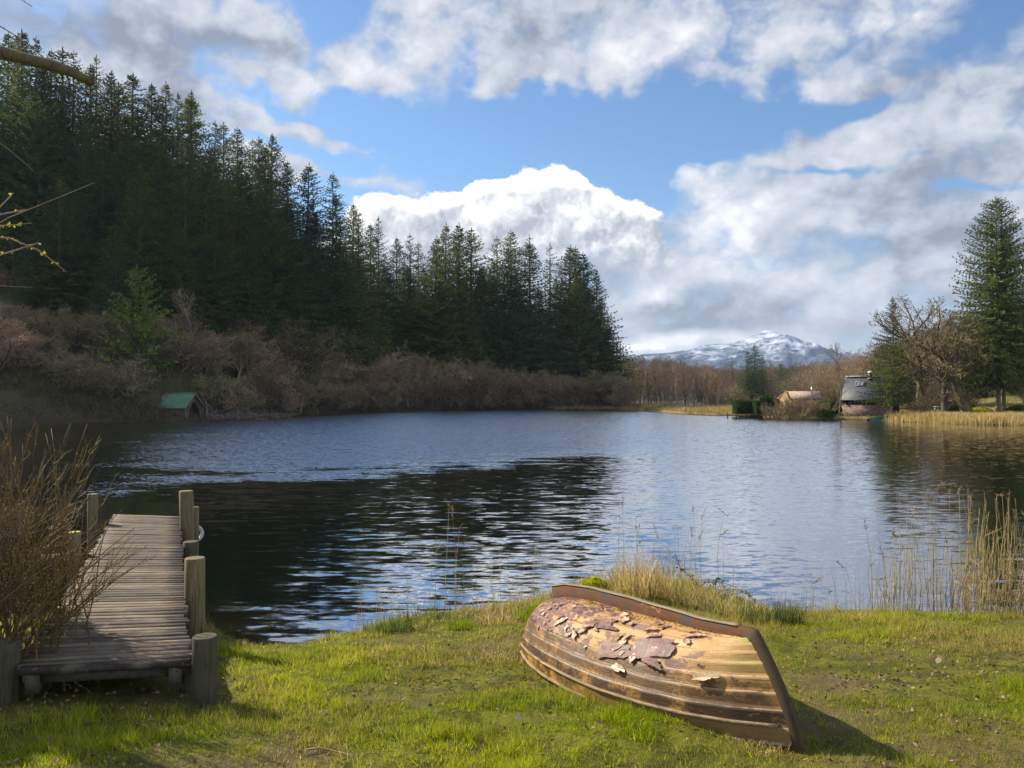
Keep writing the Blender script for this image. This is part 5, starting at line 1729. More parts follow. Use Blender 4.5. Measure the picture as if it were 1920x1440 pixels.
    for side in (-1, 1):
        P = HS(np.linspace(.02, .985, 60), np.full(60, .118), .022, side)
        mb = MB(); mb.tube(P, .0135, 6); mb.obj('rubbing_strake', wr, root, True)
        P = HS(np.linspace(.0, .995, 60), np.full(60, .006), .012, side)
        mb = MB(); mb.tube(P, .015, 6); mb.obj('gunwale', wr, root, True)
    # loose patches of skin
    def tangents(s_, t_, side=-1):
        e = 1e-3
        p = HS(s_, t_, .02, side); ds = unit(HS(s_ + e, t_, .02, side) - p); dt = unit(HS(s_, t_ + e, .02, side) - p)
        n = unit(np.cross(ds, dt)); 
        if n[2] < 0 and t_ > .3 or (n[1] * side < 0 and t_ <= .3): n = -n
        return p, ds, dt, n

    def flake(mb, rng, s_, t_, la, lb, rot, curl, lift=.006, res=5, side=-1, jag=.25):
        """curled sheet: follows the skin, one edge rolled up"""
        sd_ = rng.uniform(0, 90)
        fb = lambda p_, q_: 2 * float(vnoise(p_ + sd_, q_ + sd_, 3)) - 1
        V = []
        for i in range(res + 1):
            for j in range(res + 1):
                a = (i / res - .5) * la; b = (j / res - .5) * lb
                th_ = math.atan2(b / lb, a / la + 1e-6); rr0 = max(abs(a / la), abs(b / lb)) * 2
                rnd_ = rr0 / (math.hypot(a / la, b / lb) * 2 + 1e-6) * .45 + .55
                kk = rnd_ * (1 + (jag + .26) * rr0 * (fb(math.cos(th_) * 1.4, math.sin(th_) * 1.4) + .5 * fb(math.cos(th_) * 4.5, math.sin(th_) * 4.5)))
                a *= kk; b *= kk
                x_ = a * math.cos(rot) - b * math.sin(rot); y_ = a * math.sin(rot) + b * math.cos(rot)
                s2 = min(.985, max(.01, s_ + x_ / BL)); t2 = min(.97, max(.01, t_ + y_ / .98))
                p, ds, dt, n = tangents(s2, t2, side)
                up = max(0.0, (j / res - .45)) ** 1.6 * curl * lb
                k_ = max(0.0, (j / res - .55)) ** 2 * curl * lb * 1.2
                back = dt * (-k_ * math.cos(rot)) + ds * (k_ * math.sin(rot))
                V.append(p + n * (lift + up + rng.uniform(0, .003)) + back)
        V = np.array(V); r1 = res + 1
        Q = [[i * r1 + j, (i + 1) * r1 + j, (i + 1) * r1 + j + 1, i * r1 + j + 1] for i in range(res) for j in range(res)]
        mb.add(V, np.array(Q))
        return mb
    rng = np.random.default_rng(3)
    mp, N = new_mat('peeling_skin')
    tc = N.n('ShaderNodeTexCoord').outputs['Object']
    n1 = N.noise(tc, 14, 5.0, .6); n2 = N.noise(tc, 3.5, 4.0, .6)
    c = N.mix(N.smooth(n1, .38, .62), (.16, .065, .04), (.44, .23, .13))
    c = N.mix(N.smooth(n2, .52, .60, 0, .8), c, (.48, .33, .2))
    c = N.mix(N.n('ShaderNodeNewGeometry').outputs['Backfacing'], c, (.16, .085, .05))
    finish(N, principled(N, c, .5, bump(N, n1, .4, .004), spec=.5))
    mb = MB()
    for k_ in range(64):
        # denser near the stern, as in the flaking zone
        s_ = min(.93, max(.03, rng.beta(1.3, 2.6))); t_ = rng.uniform(.42, .93)
        L_ = rng.uniform(.015, .045) if s_ < .35 else rng.uniform(.02, .07)
        flake(mb, rng, s_, t_, L_ * rng.uniform(.9, 2.0), L_, rng.uniform(-3.1, 3.1), rng.uniform(.05, .45), .002, 4)
    o = mb.obj('peeling_paint', mp, root, False); setp(o, 'small curled flakes of reddish paint and bare pink undercoat', None, None, 'stuff')
    mb = MB()
    for k_ in range(700):
        s_ = np.clip(rng.normal(.45, .22), .05, .93); t_ = .985 - abs(rng.normal()) * (.05 + .03 * math.sin(s_ * 40))
        t_ = min(.98, max(.5, t_))
        p, ds, dt, n = tangents(s_, t_)
        q_ = p + n * rng.uniform(-.004, .006); d_ = unit(ds * rng.normal() + dt * rng.normal() + n * .4 * rng.random())
        ribbons(q_[None], (q_ + d_ * rng.uniform(.008, .03))[None], rng.uniform(.004, .012), rng, mb, .5, np.array([[[.07, .045, .025], [.16, .11, .05], [.20, .2, .03], [.30, .22, .12]][rng.integers(0, 4)]]))
    o = mb.obj('debris', M['litter'], root); setp(o, 'moss crumbs and leaf bits caught along the keel', None, None, 'stuff')
    mf, N = new_mat('film_skin')
    tc = N.n('ShaderNodeTexCoord').outputs['Object']
    n1 = N.noise(tc, 9, 5.0, .6); n2 = N.noise(N.mapping(tc, (0, 0, 0), (.3, 0, .6), (1, .3, 1)), 22, 3.0, .5)
    c = N.mix(N.smooth(n1, .35, .65), (.095, .042, .034), (.24, .125, .10))
    finish(N, principled(N, c, N.lin(n1, .3, .7, .42, .65), bump(N, n2, .6, .01), spec=.25))
    mt2, N = new_mat('tan_skin')
    tc = N.n('ShaderNodeTexCoord').outputs['Object']
    n1 = N.noise(tc, 12, 5.0, .65)
    finish(N, principled(N, N.mix(N.smooth(n1, .35, .65), (.36, .22, .11), (.62, .46, .28)), .35, bump(N, n1, .5, .006), spec=.5))
    for (s_, t_, la, lb, rt, cu, mat, lab) in [
        (.70, .60, .46, .22, .25, .10, mf, 'shiny mauve-grey skin patch hanging near the bow'),
        (.58, .47, .42, .17, .15, .12, mf, 'smooth grey skin patch midway along the hull'),
        (.47, .70, .55, .10, .05, .16, mf, 'long maroon strip of skin running aft'),
        (.66, .74, .20, .10, .4, .9, mp, 'rolled-up edge of dark red skin below the keel'),
        (.50, .86, .26, .12, -.2, .7, mp, 'torn curl of red skin by the keel'),
        (.72, .44, .26, .10, 2.9, .5, mf, 'crumpled dark skin flap at the lower edge'),
        (.86, .40, .24, .08, 3.3, .9, mt2, 'tan flap lifted from the hull near the bow'),
        (.62, .34, .20, .09, 3.0, .6, mt2, 'brown flap folded over the lowest laps'),
        (.78, .84, .30, .08, .15, .8, mp, 'curled red strip just below the keel near the bow'),
        (.30, .62, .22, .10, .6, .5, mp, 'pink-edged curl of skin toward the stern'),
        (.40, .53, .18, .09, -.4, .7, mp, 'curled pink flake amidships')]:
        mb = MB(); flake(mb, rng, s_, t_, la * .8, lb * .85, rt, cu, .0025, 14, jag=.14)
        o = mb.obj('skin_flap', mat, root, True); o['label'] = lab


build_boat()

# ------------------------------------------------------------------ jetty
def build_jetty():
    zd = .95
    NL, NR, FR, FL = at_z(30, 1256, zd), at_z(357, 1240, zd), at_z(338, 968, zd), at_z(213, 964, zd)
    c0 = (NL + NR) / 2
    root = thing('jetty', 'weathered grey plank jetty running out from the bank into the lake', 'jetty', (c0[0], c0[1], 0))
    o0_ = np.array([c0[0], c0[1], 0])
    rng = np.random.default_rng(5)
    mb = MB()
    Ln = np.linalg.norm((FL + FR) / 2 - c0)
    n = int(Ln / .118)
    cols = []
    tones = np.array([[.12, .093, .072], [.17, .135, .105], [.21, .168, .12], [.095, .075, .062], [.26, .21, .145], [.15, .12, .095]])
    for i in range(n):
        f0 = i / n; f1 = (i + .90 + rng.uniform(-.05, .03)) / n
        A = NL + (FL - NL) * f0; B = NR + (FR - NR) * f0; C_ = NR + (FR - NR) * f1; D = NL + (FL - NL) * f1
        ax = unit(B - A)
        e0, e1 = rng.uniform(-.03, .03), rng.uniform(-.035, .03)
        dz0, dz1 = rng.uniform(-.006, .006), rng.uniform(-.006, .006)
        sk = rng.uniform(-.006, .006)
        sag = -.03 * math.sin(f0 * math.pi) + .05 * f0 * 0
        A = A + ax * e0; D = D + ax * e0; B = B + ax * e1; C_ = C_ + ax * e1
        nseg = 5
        V = []
        for j in range(nseg + 1):
            g = j / nseg
            p = A + (B - A) * g; q = D + (C_ - D) * g
            dz = dz0 + (dz1 - dz0) * g + sag + rng.uniform(-.0015, .0015)
            w0 = rng.uniform(-.003, .003); ydir = unit(q - p)
            for pt, zz_ in ((p + ydir * (w0 + sk), 0), (q + ydir * w0, 0), (q + ydir * w0, -.045), (p + ydir * (w0 + sk), -.045)):
                V.append(pt + np.array([0, 0, dz + zz_]) - o0_)
        Q = []
        for j in range(nseg):
            for k in range(4):
                Q.append([j * 4 + k, j * 4 + (k + 1) % 4, (j + 1) * 4 + (k + 1) % 4, (j + 1) * 4 + k])
        Q += [[3, 2, 1, 0], [nseg * 4 + 0, nseg * 4 + 1, nseg * 4 + 2, nseg * 4 + 3]]
        c = tones[rng.integers(0, 6)] * rng.uniform(.42, .85) * [.95, .86, .80]
        mb.add(np.array(V), np.array(Q), c)
    m, N = new_mat('jetty_planks')
    tc = N.n('ShaderNodeTexCoord').outputs['Object']
    col = N.n('ShaderNodeAttribute', attribute_name='Col').outputs['Color']
    rot = math.atan2((NR - NL)[1], (NR - NL)[0])
    qv = N.mapping(tc, (0, 0, 0), (0, 0, -rot), (1, 1, 1))
    g = N.noise(N.mapping(qv, (0, 0, 0), (0, 0, 0), (.06, 1, 1)), 70, 7.0, .72, dist=.4)
    b = N.noise(tc, 2.3, 5.0, .6); f = N.noise(tc, 16, 5.0, .7)
    c = N.mix(N.smooth(g, .30, .70), N.vm('SCALE', col, .35), N.vm('SCALE', col, 1.5))
    c = N.mix(N.smooth(b, .5, .68, 0, .55), c, (.20, .17, .10))
    c = N.mix(N.smooth(f, .60, .70, 0, .45), c, (.42, .38, .28))
    sp = N.n('ShaderNodeSeparateXYZ', {0: tc})
    # two mossy planks near the bush
    for (px_, py_, rx_, ry_) in ((102, 1167, .22, .055), (92, 1193, .24, .055)):
        pm = at_z(px_, py_, zd) - o0_
        gq = N.mapping(tc, tuple(pm), (0, 0, rot), (rx_, ry_, .3), 'TEXTURE')
        gr = N.n('ShaderNodeTexGradient', {0: gq}, gradient_type='SPHERICAL').outputs['Fac']
        c = N.mix(N.smooth(N.m('ADD', gr, N.m('MULTIPLY_ADD', f, .6, -.3)), .22, .38), c, (.26, .30, .02))
    finish(N, principled(N, c, .8, bump(N, g, .7, .006), spec=.3))
    mb.obj('deck', m, root)
    dv = unit((FL + FR) / 2 - c0)
    # bearers
    for A, B in ((NL, FL), (NR, FR)):
        q = MB(); ins = unit((NR - NL)) * (.12 if A is NL else -.12)
        q.bar(A - o0_ + ins + [0, 0, -.13], B - o0_ + ins + [0, 0, -.13], .10, .16); q.obj('bearer', M['beam'], root)
    q = MB(); q.bar(NL - o0_ + [.0, .10, -.10], NR - o0_ + [.0, .10, -.10], .05, .08); q.obj('end_board', M['beam'], root)
    # posts: (px centre, py of top, y depth, radius, material)
    lich = solid('lichen_top', (.42, .40, .06), .8, nz=.3, s=14)

    def post(px, ptop, y, r, mat, name='post', zbot=-1.0, cap=None, lean=0.0):
        a = at_y(px, ptop, y)
        q = MB()
        zz = np.linspace(zbot, a[2], 7)
        P = np.array([[a[0] - o0_[0] + lean * (z - a[2]), y - o0_[1], z] for z in zz])
        rr = np.full(7, r) * (1 + np.random.default_rng(int(px) + 600).uniform(-.02, .02, 7)); 
        P = np.concatenate([P, P[-1:] + [0, 0, .008]]); rr = np.append(rr, r * .93)
        q.tube(P, rr, 20); o = q.obj(name, mat, root, False)
        for p_ in o.data.polygons: p_.use_smooth = len(p_.vertices) == 4
        if cap:
            q = MB(); q.tube([[P[-1][0], P[-1][1], a[2] + .006], [P[-1][0], P[-1][1], a[2] + .016]], [r * .97, r * .85], 20); c_ = q.obj('lichen_cap', cap, o)
        return o
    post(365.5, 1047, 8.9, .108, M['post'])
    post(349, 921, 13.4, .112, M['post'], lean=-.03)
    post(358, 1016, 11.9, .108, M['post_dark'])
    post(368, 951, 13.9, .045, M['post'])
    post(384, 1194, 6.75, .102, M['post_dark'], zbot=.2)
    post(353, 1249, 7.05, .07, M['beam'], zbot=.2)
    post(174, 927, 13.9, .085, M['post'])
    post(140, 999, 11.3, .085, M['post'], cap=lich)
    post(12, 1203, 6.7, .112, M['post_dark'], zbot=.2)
    q = MB(); q.bar(at_y(76, 1050, 11.6) - o0_, at_y(150, 1046, 11.4) - o0_, .10, .14); q.obj('cross_beam', M['post_dark'], root)
    # white fender ring hanging from the thin post
    a = at_y(367.5, 1001, 13.95)
    q = MB()
    an = np.linspace(0, 2 * math.pi, 25)[:-1]
    V = []; Q = []
    for i, t_ in enumerate(an):
        for j in range(8):
            f_ = j / 8 * 2 * math.pi
            rr = .115 + .032 * math.cos(f_)
            V.append([rr * math.cos(t_), .032 * math.sin(f_), rr * math.sin(t_)])
            Q.append([i * 8 + j, i * 8 + (j + 1) % 8, ((i + 1) % 24) * 8 + (j + 1) % 8, ((i + 1) % 24) * 8 + j])
    q.add(np.array(V), np.array(Q)); o = q.obj('fender', solid('fender_white', (.5, .52, .53), .5, nz=.2, s=14), None, True)
    o.location = tuple(a); o.rotation_euler = (0, 0, R(50)); setp(o, 'worn white ring fender hanging on the thin post at the jetty end', 'fender')


build_jetty()

# ------------------------------------------------------------------ bare willow bush beside the jetty
def build_willow():
    rng = np.random.default_rng(44)
    rootp = np.array([-4.35, 7.15, gz(-4.35, 7.15) - .02])
    t = thing('willow_shrub', 'large bare willow shrub with budding brown stems growing beside the jetty', 'shrub', rootp)
    stems, twigs, buds = MB(), MB(), MB()
    b0, b1 = [], []
    tips = []
    for k in range(104):
        if k < 72:
            px = rng.uniform(-140, 235); lim = np.interp(px, [-140, 0, 90, 200, 262], [800, 770, 775, 830, 900])
            py = lim + rng.exponential(45)
        else:
            px = rng.uniform(90, 300); py = np.interp(px, [90, 200, 300], [900, 960, 1000]) + rng.exponential(70)
        y = rng.uniform(6.2, 8.3)
        tips.append(at_y(px, py, y))
    for k, tp in enumerate(tips):
        r0 = rootp + rng.normal(size=3) * [.28, .22, 0] + [rng.uniform(-.6, .1), 0, 0]
        d = tp - r0
        L = np.linalg.norm(d)
        n = 12
        s = np.linspace(0, 1, n + 1)
        ctrl = r0 + d * .45 + np.array([rng.normal() * .12 - .10 * d[0], rng.normal() * .12, -.04 * L + .10 * abs(d[0])])
        P = (1 - s)[:, None] ** 2 * r0 + 2 * ((1 - s) * s)[:, None] * ctrl + (s ** 2)[:, None] * tp
        P += np.cumsum(rng.normal(size=P.shape) * .008, axis=0)
        r = rng.uniform(.0045, .0105)
        stems.tube(P - rootp, np.linspace(r, .0028, n + 1), 5)
        nt = int(rng.integers(12, 24))
        for i in range(nt):
            f = rng.uniform(.25, .97) * n; i0 = min(int(f), n - 1); q = P[i0] + (P[i0 + 1] - P[i0]) * (f - i0)
            dd = unit(P[i0 + 1] - P[i0])
            nd = unit(dd + rng.normal(size=3) * .42 + np.array([0, 0, .12]))
            tl = rng.uniform(.15, .75) * (1.15 - f / n)
            m_ = 4
            T = [q]
            for j in range(m_):
                nd = unit(nd + rng.normal(size=3) * .07 + np.array([0, 0, .06]))
                T.append(T[-1] + nd * tl / m_)
            T = np.array(T)
            twigs.tube(T - rootp, np.linspace(.0028, .0014, m_ + 1), 3, cap=False)
            for j in range(1, int(tl / .045)):
                g = j * .045 / tl * m_; g0 = min(int(g), m_ - 1); bq = T[g0] + (T[g0 + 1] - T[g0]) * (g - g0)
                sd = unit(nd + rng.normal(size=3) * .6)
                b0.append(bq - rootp); b1.append(bq + sd * .020 - rootp)
    stems.obj('stem', M['willow_stem'], t, True)
    twigs.obj('twigs', M['willow_stem'], t)
    ribbons(np.array(b0), np.array(b1), .008, rng, buds, .5)
    buds.obj('buds', M['willow_bud'], t)


M['willow_stem'] = leafy('willow_stem', (.11, .07, .028), (.21, .135, .05), (.18, .14, .055), trans=0, nscale=3, orand=0, rough=.6)
M['willow_bud'] = leafy('willow_bud', (.35, .24, .09), (.5, .36, .16), (.55, .45, .2), trans=.1, nscale=5, orand=0, rough=.5)
build_willow()

# ------------------------------------------------------------------ overhanging tree at the left
def build_overhang():
    rng = np.random.default_rng(12)
    base = np.array([-7.7, 8.6, gz(-7.7, 8.6) - .1])
    t = thing('overhanging_tree', 'tree at the left margin whose mossy branch and budding twigs hang into view', 'tree', base)
    q = MB()
    zz = np.linspace(-.3, 6.6, 12)
    P = np.array([[.25 * math.sin(z * .5), .1 * math.cos(z * .7), z] for z in zz]); q.tube(P, np.linspace(.20, .09, 12), 12)
    q.obj('trunk', M['bark_mossy'], t, True)
    at = lambda z: np.array([.25 * math.sin(z * .5), .1 * math.cos(z * .7), z])
    def path(pts, y, r0, r1, name, mat, z_att, sides=6, n=30, jit=.0):
        W_ = [at(z_att)] + [at_y(px, py, yy) - base for px, py, yy in [(p[0], p[1], p[2] if len(p) > 2 else y) for p in pts]]
        W_ = np.array(W_)
        cl = np.concatenate([[0], np.cumsum(np.linalg.norm(np.diff(W_, axis=0), axis=1))]); tt = np.linspace(0, cl[-1], n)
        P = np.stack([np.interp(tt, cl, W_[:, i]) for i in range(3)], 1)
        for _ in range(2): P[1:-1] = (P[:-2] + P[1:-1] * 2 + P[2:]) / 4
        P += rng.normal(size=P.shape) * jit
        q = MB(); rr = np.interp(tt, [0, cl[1], cl[-1]], [r0 * 1.4, r0, r1]) * (1 + rng.uniform(-.17, .17, n) * (r0 > .02))
        q.tube(P, rr, sides); q.obj(name, mat, t, True)
        return P
    path([(-140, 70), (-60, 78), (0, 97), (45, 112), (95, 118), (132, 130), (156, 142), (172, 154)], 5.0, .055, .030, 'branch', M['bark_mossy'], 4.9, 10, 44, .004)
    bud0, bud1 = [], []
    def twig(pts, y, r0, r1, z_att, buds_=True, every=.02, size=.02):
        P = path(pts, y, r0, r1, 'twig', M['branch_bare'], z_att, 5, 36, .0015)
        if buds_:
            L = np.linalg.norm(np.diff(P, axis=0), axis=1).sum(); n = int(L / every)
            vis = P[8:]
            for k in range(n):
                i = rng.integers(0, len(vis) - 1); p = vis[i] + (vis[i + 1] - vis[i]) * rng.random()
                d = unit(vis[i + 1] - vis[i] + rng.normal(size=3) * .8)
                bud0.append(p); bud1.append(p + d * size * rng.uniform(.6, 1.3))
    twig([(-160, 470), (-60, 440), (0, 424), (45, 437), (70, 452), (92, 474), (108, 492), (121, 500), (124, 510)], 4.3, .007, .0028, 3.4, every=.014, size=.018)
    twig([(-150, 455), (-40, 422), (0, 417), (30, 417), (60, 418)], 4.3, .006, .0022, 3.4, every=.014, size=.018)
    twig([(-150, 430), (-40, 408), (0, 404), (25, 397), (52, 393)], 4.2, .008, .004, 3.5, every=.06)
    twig([(40, 396, 4.2), (52, 393, 4.2), (110, 372, 4.3), (176, 342, 4.4)], 4.3, .0025, .0014, 3.5, False)
    twig([(-60, 430), (4, 411), (20, 402), (22, 385), (26, 361)], 4.2, .006, .0022, 3.5, every=.03)
    twig([(-160, 520), (-50, 494), (0, 483), (38, 471), (58, 466), (70, 456)], 4.2, .008, .0035, 3.3, every=.06)
    twig([(-160, 560), (-60, 540), (0, 523), (25, 532), (60, 538)], 4.2, .003, .0012, 3.2, False)
    twig([(-120, 200), (-40, 235), (0, 262), (35, 292), (64, 321)], 4.3, .003, .0013, 4.4, False)
    twig([(-160, -20), (-50, 15), (0, 42), (30, 62), (62, 88), (80, 106)], 4.6, .007, .002, 5.2, True, every=.12)
    twig([(-60, -60), (0, -30), (38, -5), (60, 12)], 4.6, .005, .002, 5.6, True, every=.12)
    nn = 26000  # leaf mass added out of frame to shade the jetty mouth
    G_ = unit(rng.normal(size=(nn, 3))) * rng.uniform(.35, 1, (nn, 1))
    lob = 1 + .9 * (fbm(G_[:, 0] * 2.2 + 3, G_[:, 2] * 2.2 + G_[:, 1] * 2, 14, 3) - .5)
    S_ = G_ * lob[:, None] * [1.0, 1.2, 1.3] + [.35, .1, 2.35]
    q = MB(); ribbons(S_, S_ + unit(rng.normal(size=(nn, 3))) * .10, .07, rng, q, .5); q.obj('added_shade_foliage', M['evergreen'], t)
    q = MB(); ribbons(np.array(bud0), np.array(bud1), .011, rng, q, .5); q.obj('buds', leafy('catkin', (.45, .42, .04), (.6, .55, .06), (.7, .62, .1), trans=.3, nscale=5, orand=0), t)


build_overhang()

# ------------------------------------------------------------------ grass, litter, tussocks, reeds
G_GREEN = np.array([.18, .27, .004]); G_BRIGHT = np.array([.50, .55, .008]); G_YEL = np.array([.55, .47, .09]); G_STRAW = np.array([.64, .46, .22]); G_BROWN = np.array([.20, .13, .06])
jet_poly = np.array([at_z(20, 1262, .95)[:2], at_z(362, 1245, .95)[:2], at_z(342, 960, .95)[:2], at_z(208, 958, .95)[:2]])


def blades(P, h, w, rng, col, lean=.5, seg=1, dirv=None):
    n = len(P)
    a = rng.uniform(0, 2 * math.pi, n)
    ln = rng.uniform(.1, 1, n) * lean
    d = np.stack([np.cos(a) * ln, np.sin(a) * ln, np.ones(n)], 1)
    if dirv is not None: d += dirv
    d = unit(d)
    a2 = rng.uniform(0, math.pi, n)
    sd = np.stack([np.cos(a2), np.sin(a2), np.zeros(n)], 1) * (np.broadcast_to(w, (n,))[:, None] / 2)
    if seg == 1:
        T = P + d * h[:, None]
        V = np.stack([P - sd, P + sd, T], 1).reshape(-1, 3)
        Fc = np.arange(3 * n).reshape(n, 3)
        return V, [Fc], np.repeat(col, 3, axis=0)
    mid = P + d * h[:, None] * .55
    out = np.stack([np.cos(a), np.sin(a), np.zeros(n)], 1)
    d2 = unit(d + out * ln[:, None] * 1.3 - np.array([0, 0, .35]) * ln[:, None])
    T = mid + d2 * h[:, None] * .5
    V = np.stack([P - sd, P + sd, mid + sd * .75, mid - sd * .75, T], 1).reshape(-1, 3)
    i = np.arange(n) * 5
    return V, [np.stack([i, i + 1, i + 2, i + 3], 1), np.stack([i + 3, i + 2, i + 4], 1)], np.repeat(col, 5, axis=0)


def inpoly(x, y, poly):
    return sdist(np.stack([x, y], 1), poly) < 0


def mixc(a, b, t): return a[None, :] * (1 - t[:, None]) + b[None, :] * t[:, None]


def build_grass():
    rng = np.random.default_rng(8)
    n = 1150000
    y = 4.2 + (15.5 - 4.2) * rng.random(n) ** 1.5
    x = rng.uniform(-.80, .80, n) * (y + .6)
    z = terrain(x, y)
    d = shore(x, y)
    keep = (z > .055) & ~((inpoly(x, y, jet_poly)) & (y > 6.6))
    bare = fbm(x * .9, y * 1.3, 21, 4)
    bare2 = fbm(x * 4.5, y * 4.5, 22, 3)
    # worn, leaf-strewn strips: right middle ground and beside the jetty mouth
    px = x / y * F + 960
    strip = np.exp(-((y - 7.4 - .15 * (x - 3)) / .55) ** 2) * sst(px, 1450, 1650) + np.exp(-((y - 7.6) / .6) ** 2) * np.exp(-((px - 880) / 130) ** 2) + .7 * np.exp(-((y - 6.9) / .5) ** 2) * sst(px, 560, 420)
    dens = .95 - .80 * sst(bare + .30 * strip + .5 * (bare2 - .5), .52, .66) - .45 * np.clip(strip, 0, 1)
    keep &= rng.random(n) < dens * (.34 + .8 * sst(fbm(x * 11, y * 11, 91, 2), .38, .58))
    x, y, z, d, bare, bare2, strip, px = [a[keep] for a in (x, y, z, d, bare, bare2, strip, px)]
    n = len(x)
    lush = fbm(x * 1.3, y * 1.3, 25, 4)
    h = (.020 + .048 * rng.random(n) ** 1.8) * (.7 + .9 * lush) * (1 + .9 * np.exp(-d / .5)) * (1 + 1.1 * sst(bare2, .52, .70)) * (1 - .40 * (bare > .52))
    w = np.where(y > 8, .0062, .0048) * rng.uniform(.7, 1.4, n)
    t1 = np.clip(rng.random(n) * .8 + (lush - .5) * 1.6, 0, 1)
    c = mixc(G_GREEN, G_BRIGHT, t1)
    yl = rng.random(n) < np.clip(.20 + (fbm(x * .8 + 5, y * .8, 27, 3) - .42) * 1.5 + .35 * sst(y, 6.5, 9.5) + .2 * strip, .05, .9)
    c[yl] = mixc(G_YEL, G_STRAW, rng.random(yl.sum()) ** 2.0) * rng.uniform(.45, 1.0, (yl.sum(), 1))
    br = rng.random(n) < np.clip(.08 + .25 * strip, 0, .5)
    c[br] = G_BROWN * rng.uniform(.5, 1.5, (br.sum(), 1))
    c *= rng.uniform(.62, 1.3, (n, 1))
    V, Fc, C_ = blades(np.stack([x, y, z - .004], 1), h * 1.1, w, rng, c, 1.1)
    mb = MB(); mb.add(V, Fc, C_)
    setp(mb.obj('grass', M['grass_blade']), 'short mossy green lawn grass on the near bank', None, None, 'stuff')
    # moss pads between the blades: small low leaf tufts
    # fallen leaves and debris
    n = 26000
    y = 4.3 + 8 * rng.random(n) ** 1.1; x = rng.uniform(-.75, .8, n) * y
    z = terrain(x, y); px = x / y * F + 960
    strip = np.exp(-((y - 7.4 - .15 * (x - 3)) / .6) ** 2) * sst(px, 1450, 1650) + np.exp(-((y - 7.6) / .7) ** 2) * np.exp(-((px - 880) / 150) ** 2) + np.exp(-((shore(x, y) - .25) / .3) ** 2) * .6 + .5 * np.exp(-((y - 6.9) / .5) ** 2) * sst(px, 560, 420)
    k = (z > .05) & (rng.random(n) < .07 + .8 * np.clip(strip, 0, 1) + .35 * (fbm(x * 1.5, y * 1.5, 33, 3) > .6))
    x, y, z = x[k], y[k], z[k]; n = len(x)
    P0 = np.stack([x, y, z + rng.uniform(.008, .03, n)], 1)
    d_ = unit(rng.normal(size=(n, 3)) * [1, 1, .45])
    cc = np.array([[.22, .14, .07], [.34, .24, .14], [.14, .085, .045], [.28, .20, .12], [.10, .07, .045]])[rng.integers(0, 5, n)]
    mb = MB(); ribbons(P0, P0 + d_ * rng.uniform(.02, .055, (n, 1)), rng.uniform(.012, .03, n), rng, mb, .5, cc)
    setp(mb.obj('leaf_litter', M['litter']), 'scattered dead brown leaves and bits on the lawn', None, None, 'stuff')
    # straggling straw along the water's edge
    n = 30000
    y = rng.uniform(8, 14.5, n); x = rng.uniform(-.42, .75, n) * y
    d = shore(x, y); z = terrain(x, y); px = x / y * F + 960
    band = np.interp(px, [400, 700, 820, 960, 1010, 1140, 1300, 1440, 1500, 1950], [.12, .35, .8, 1.1, 1.2, 1.5, 1.3, .8, .25, .18])
    k = (d > -.04) & (d < band * rng.random(n) ** .6 + .05)
    lump = fbm(x * 2.2, y * 2.2, 51, 3)
    k &= rng.random(n) < sst(lump, .35, .6) * 1.1
    x, y, z, px = x[k], y[k], z[k], px[k]; n = len(x)
    x = np.repeat(x, 3) + rng.normal(size=n * 3) * .03; y = np.repeat(y, 3) + rng.normal(size=n * 3) * .03; z = np.repeat(z, 3); px = np.repeat(px, 3); n *= 3
    hh = np.interp(px, [400, 800, 960, 1060, 1150, 1300, 1420, 1500, 1950], [.07, .12, .22, .22, .40, .34, .22, .10, .09]) * rng.uniform(.35, 1.25, n)
    c = mixc(G_STRAW, G_YEL, rng.random(n) ** 2) * rng.uniform(.6, 1.15, (n, 1))
    gr = rng.random(n) < .14
    c[gr] = mixc(G_GREEN, G_BRIGHT, rng.random(gr.sum()))
    br = rng.random(n) < .12
    c[br] = G_BROWN * rng.uniform(.6, 1.5, (br.sum(), 1))
    V, Fc, C_ = blades(np.stack([x, y, z - .01], 1), hh, .0055, rng, c, 1.1, 2)
    mb = MB(); mb.add(V, Fc, C_)
    setp(mb.obj('shore_grass', M['grass_blade']), 'long bleached grass and straw along the edge of the near bank', None, None, 'stuff')


build_grass()


def tussock(name, label, cat, px, py, n, h, spread, cols, seed, lean=.7, w=.007, group=None, kind=None, green=.0, xyz=None):
    rng = np.random.default_rng(seed)
    p = xyz if xyz is not None else ground_at(px, py)
    a = rng.uniform(0, 6.283, n); r = spread * np.sqrt(rng.random(n))
    P = np.stack([np.cos(a) * r, np.sin(a) * r, np.full(n, -.02)], 1)
    for i in range(0, 1): pass
    P[:, 2] = terrain(P[:, 0] + p[0], P[:, 1] + p[1]) - p[2] - .02
    c = np.array(cols)[rng.integers(0, len(cols), n)] * rng.uniform(.7, 1.25, (n, 1))
    V, Fc, C_ = blades(P, h * (.28 + .95 * rng.random(n) ** 1.7), w, rng, c, lean, 2, np.stack([np.cos(a), np.sin(a), 0 * a], 1) * (r / spread * lean * .5)[:, None])
    mb = MB(); mb.add(V, Fc, C_)
    o = mb.obj(name, M['grass_blade']); o.location = tuple(p)
    return setp(o, label, cat, group, kind)


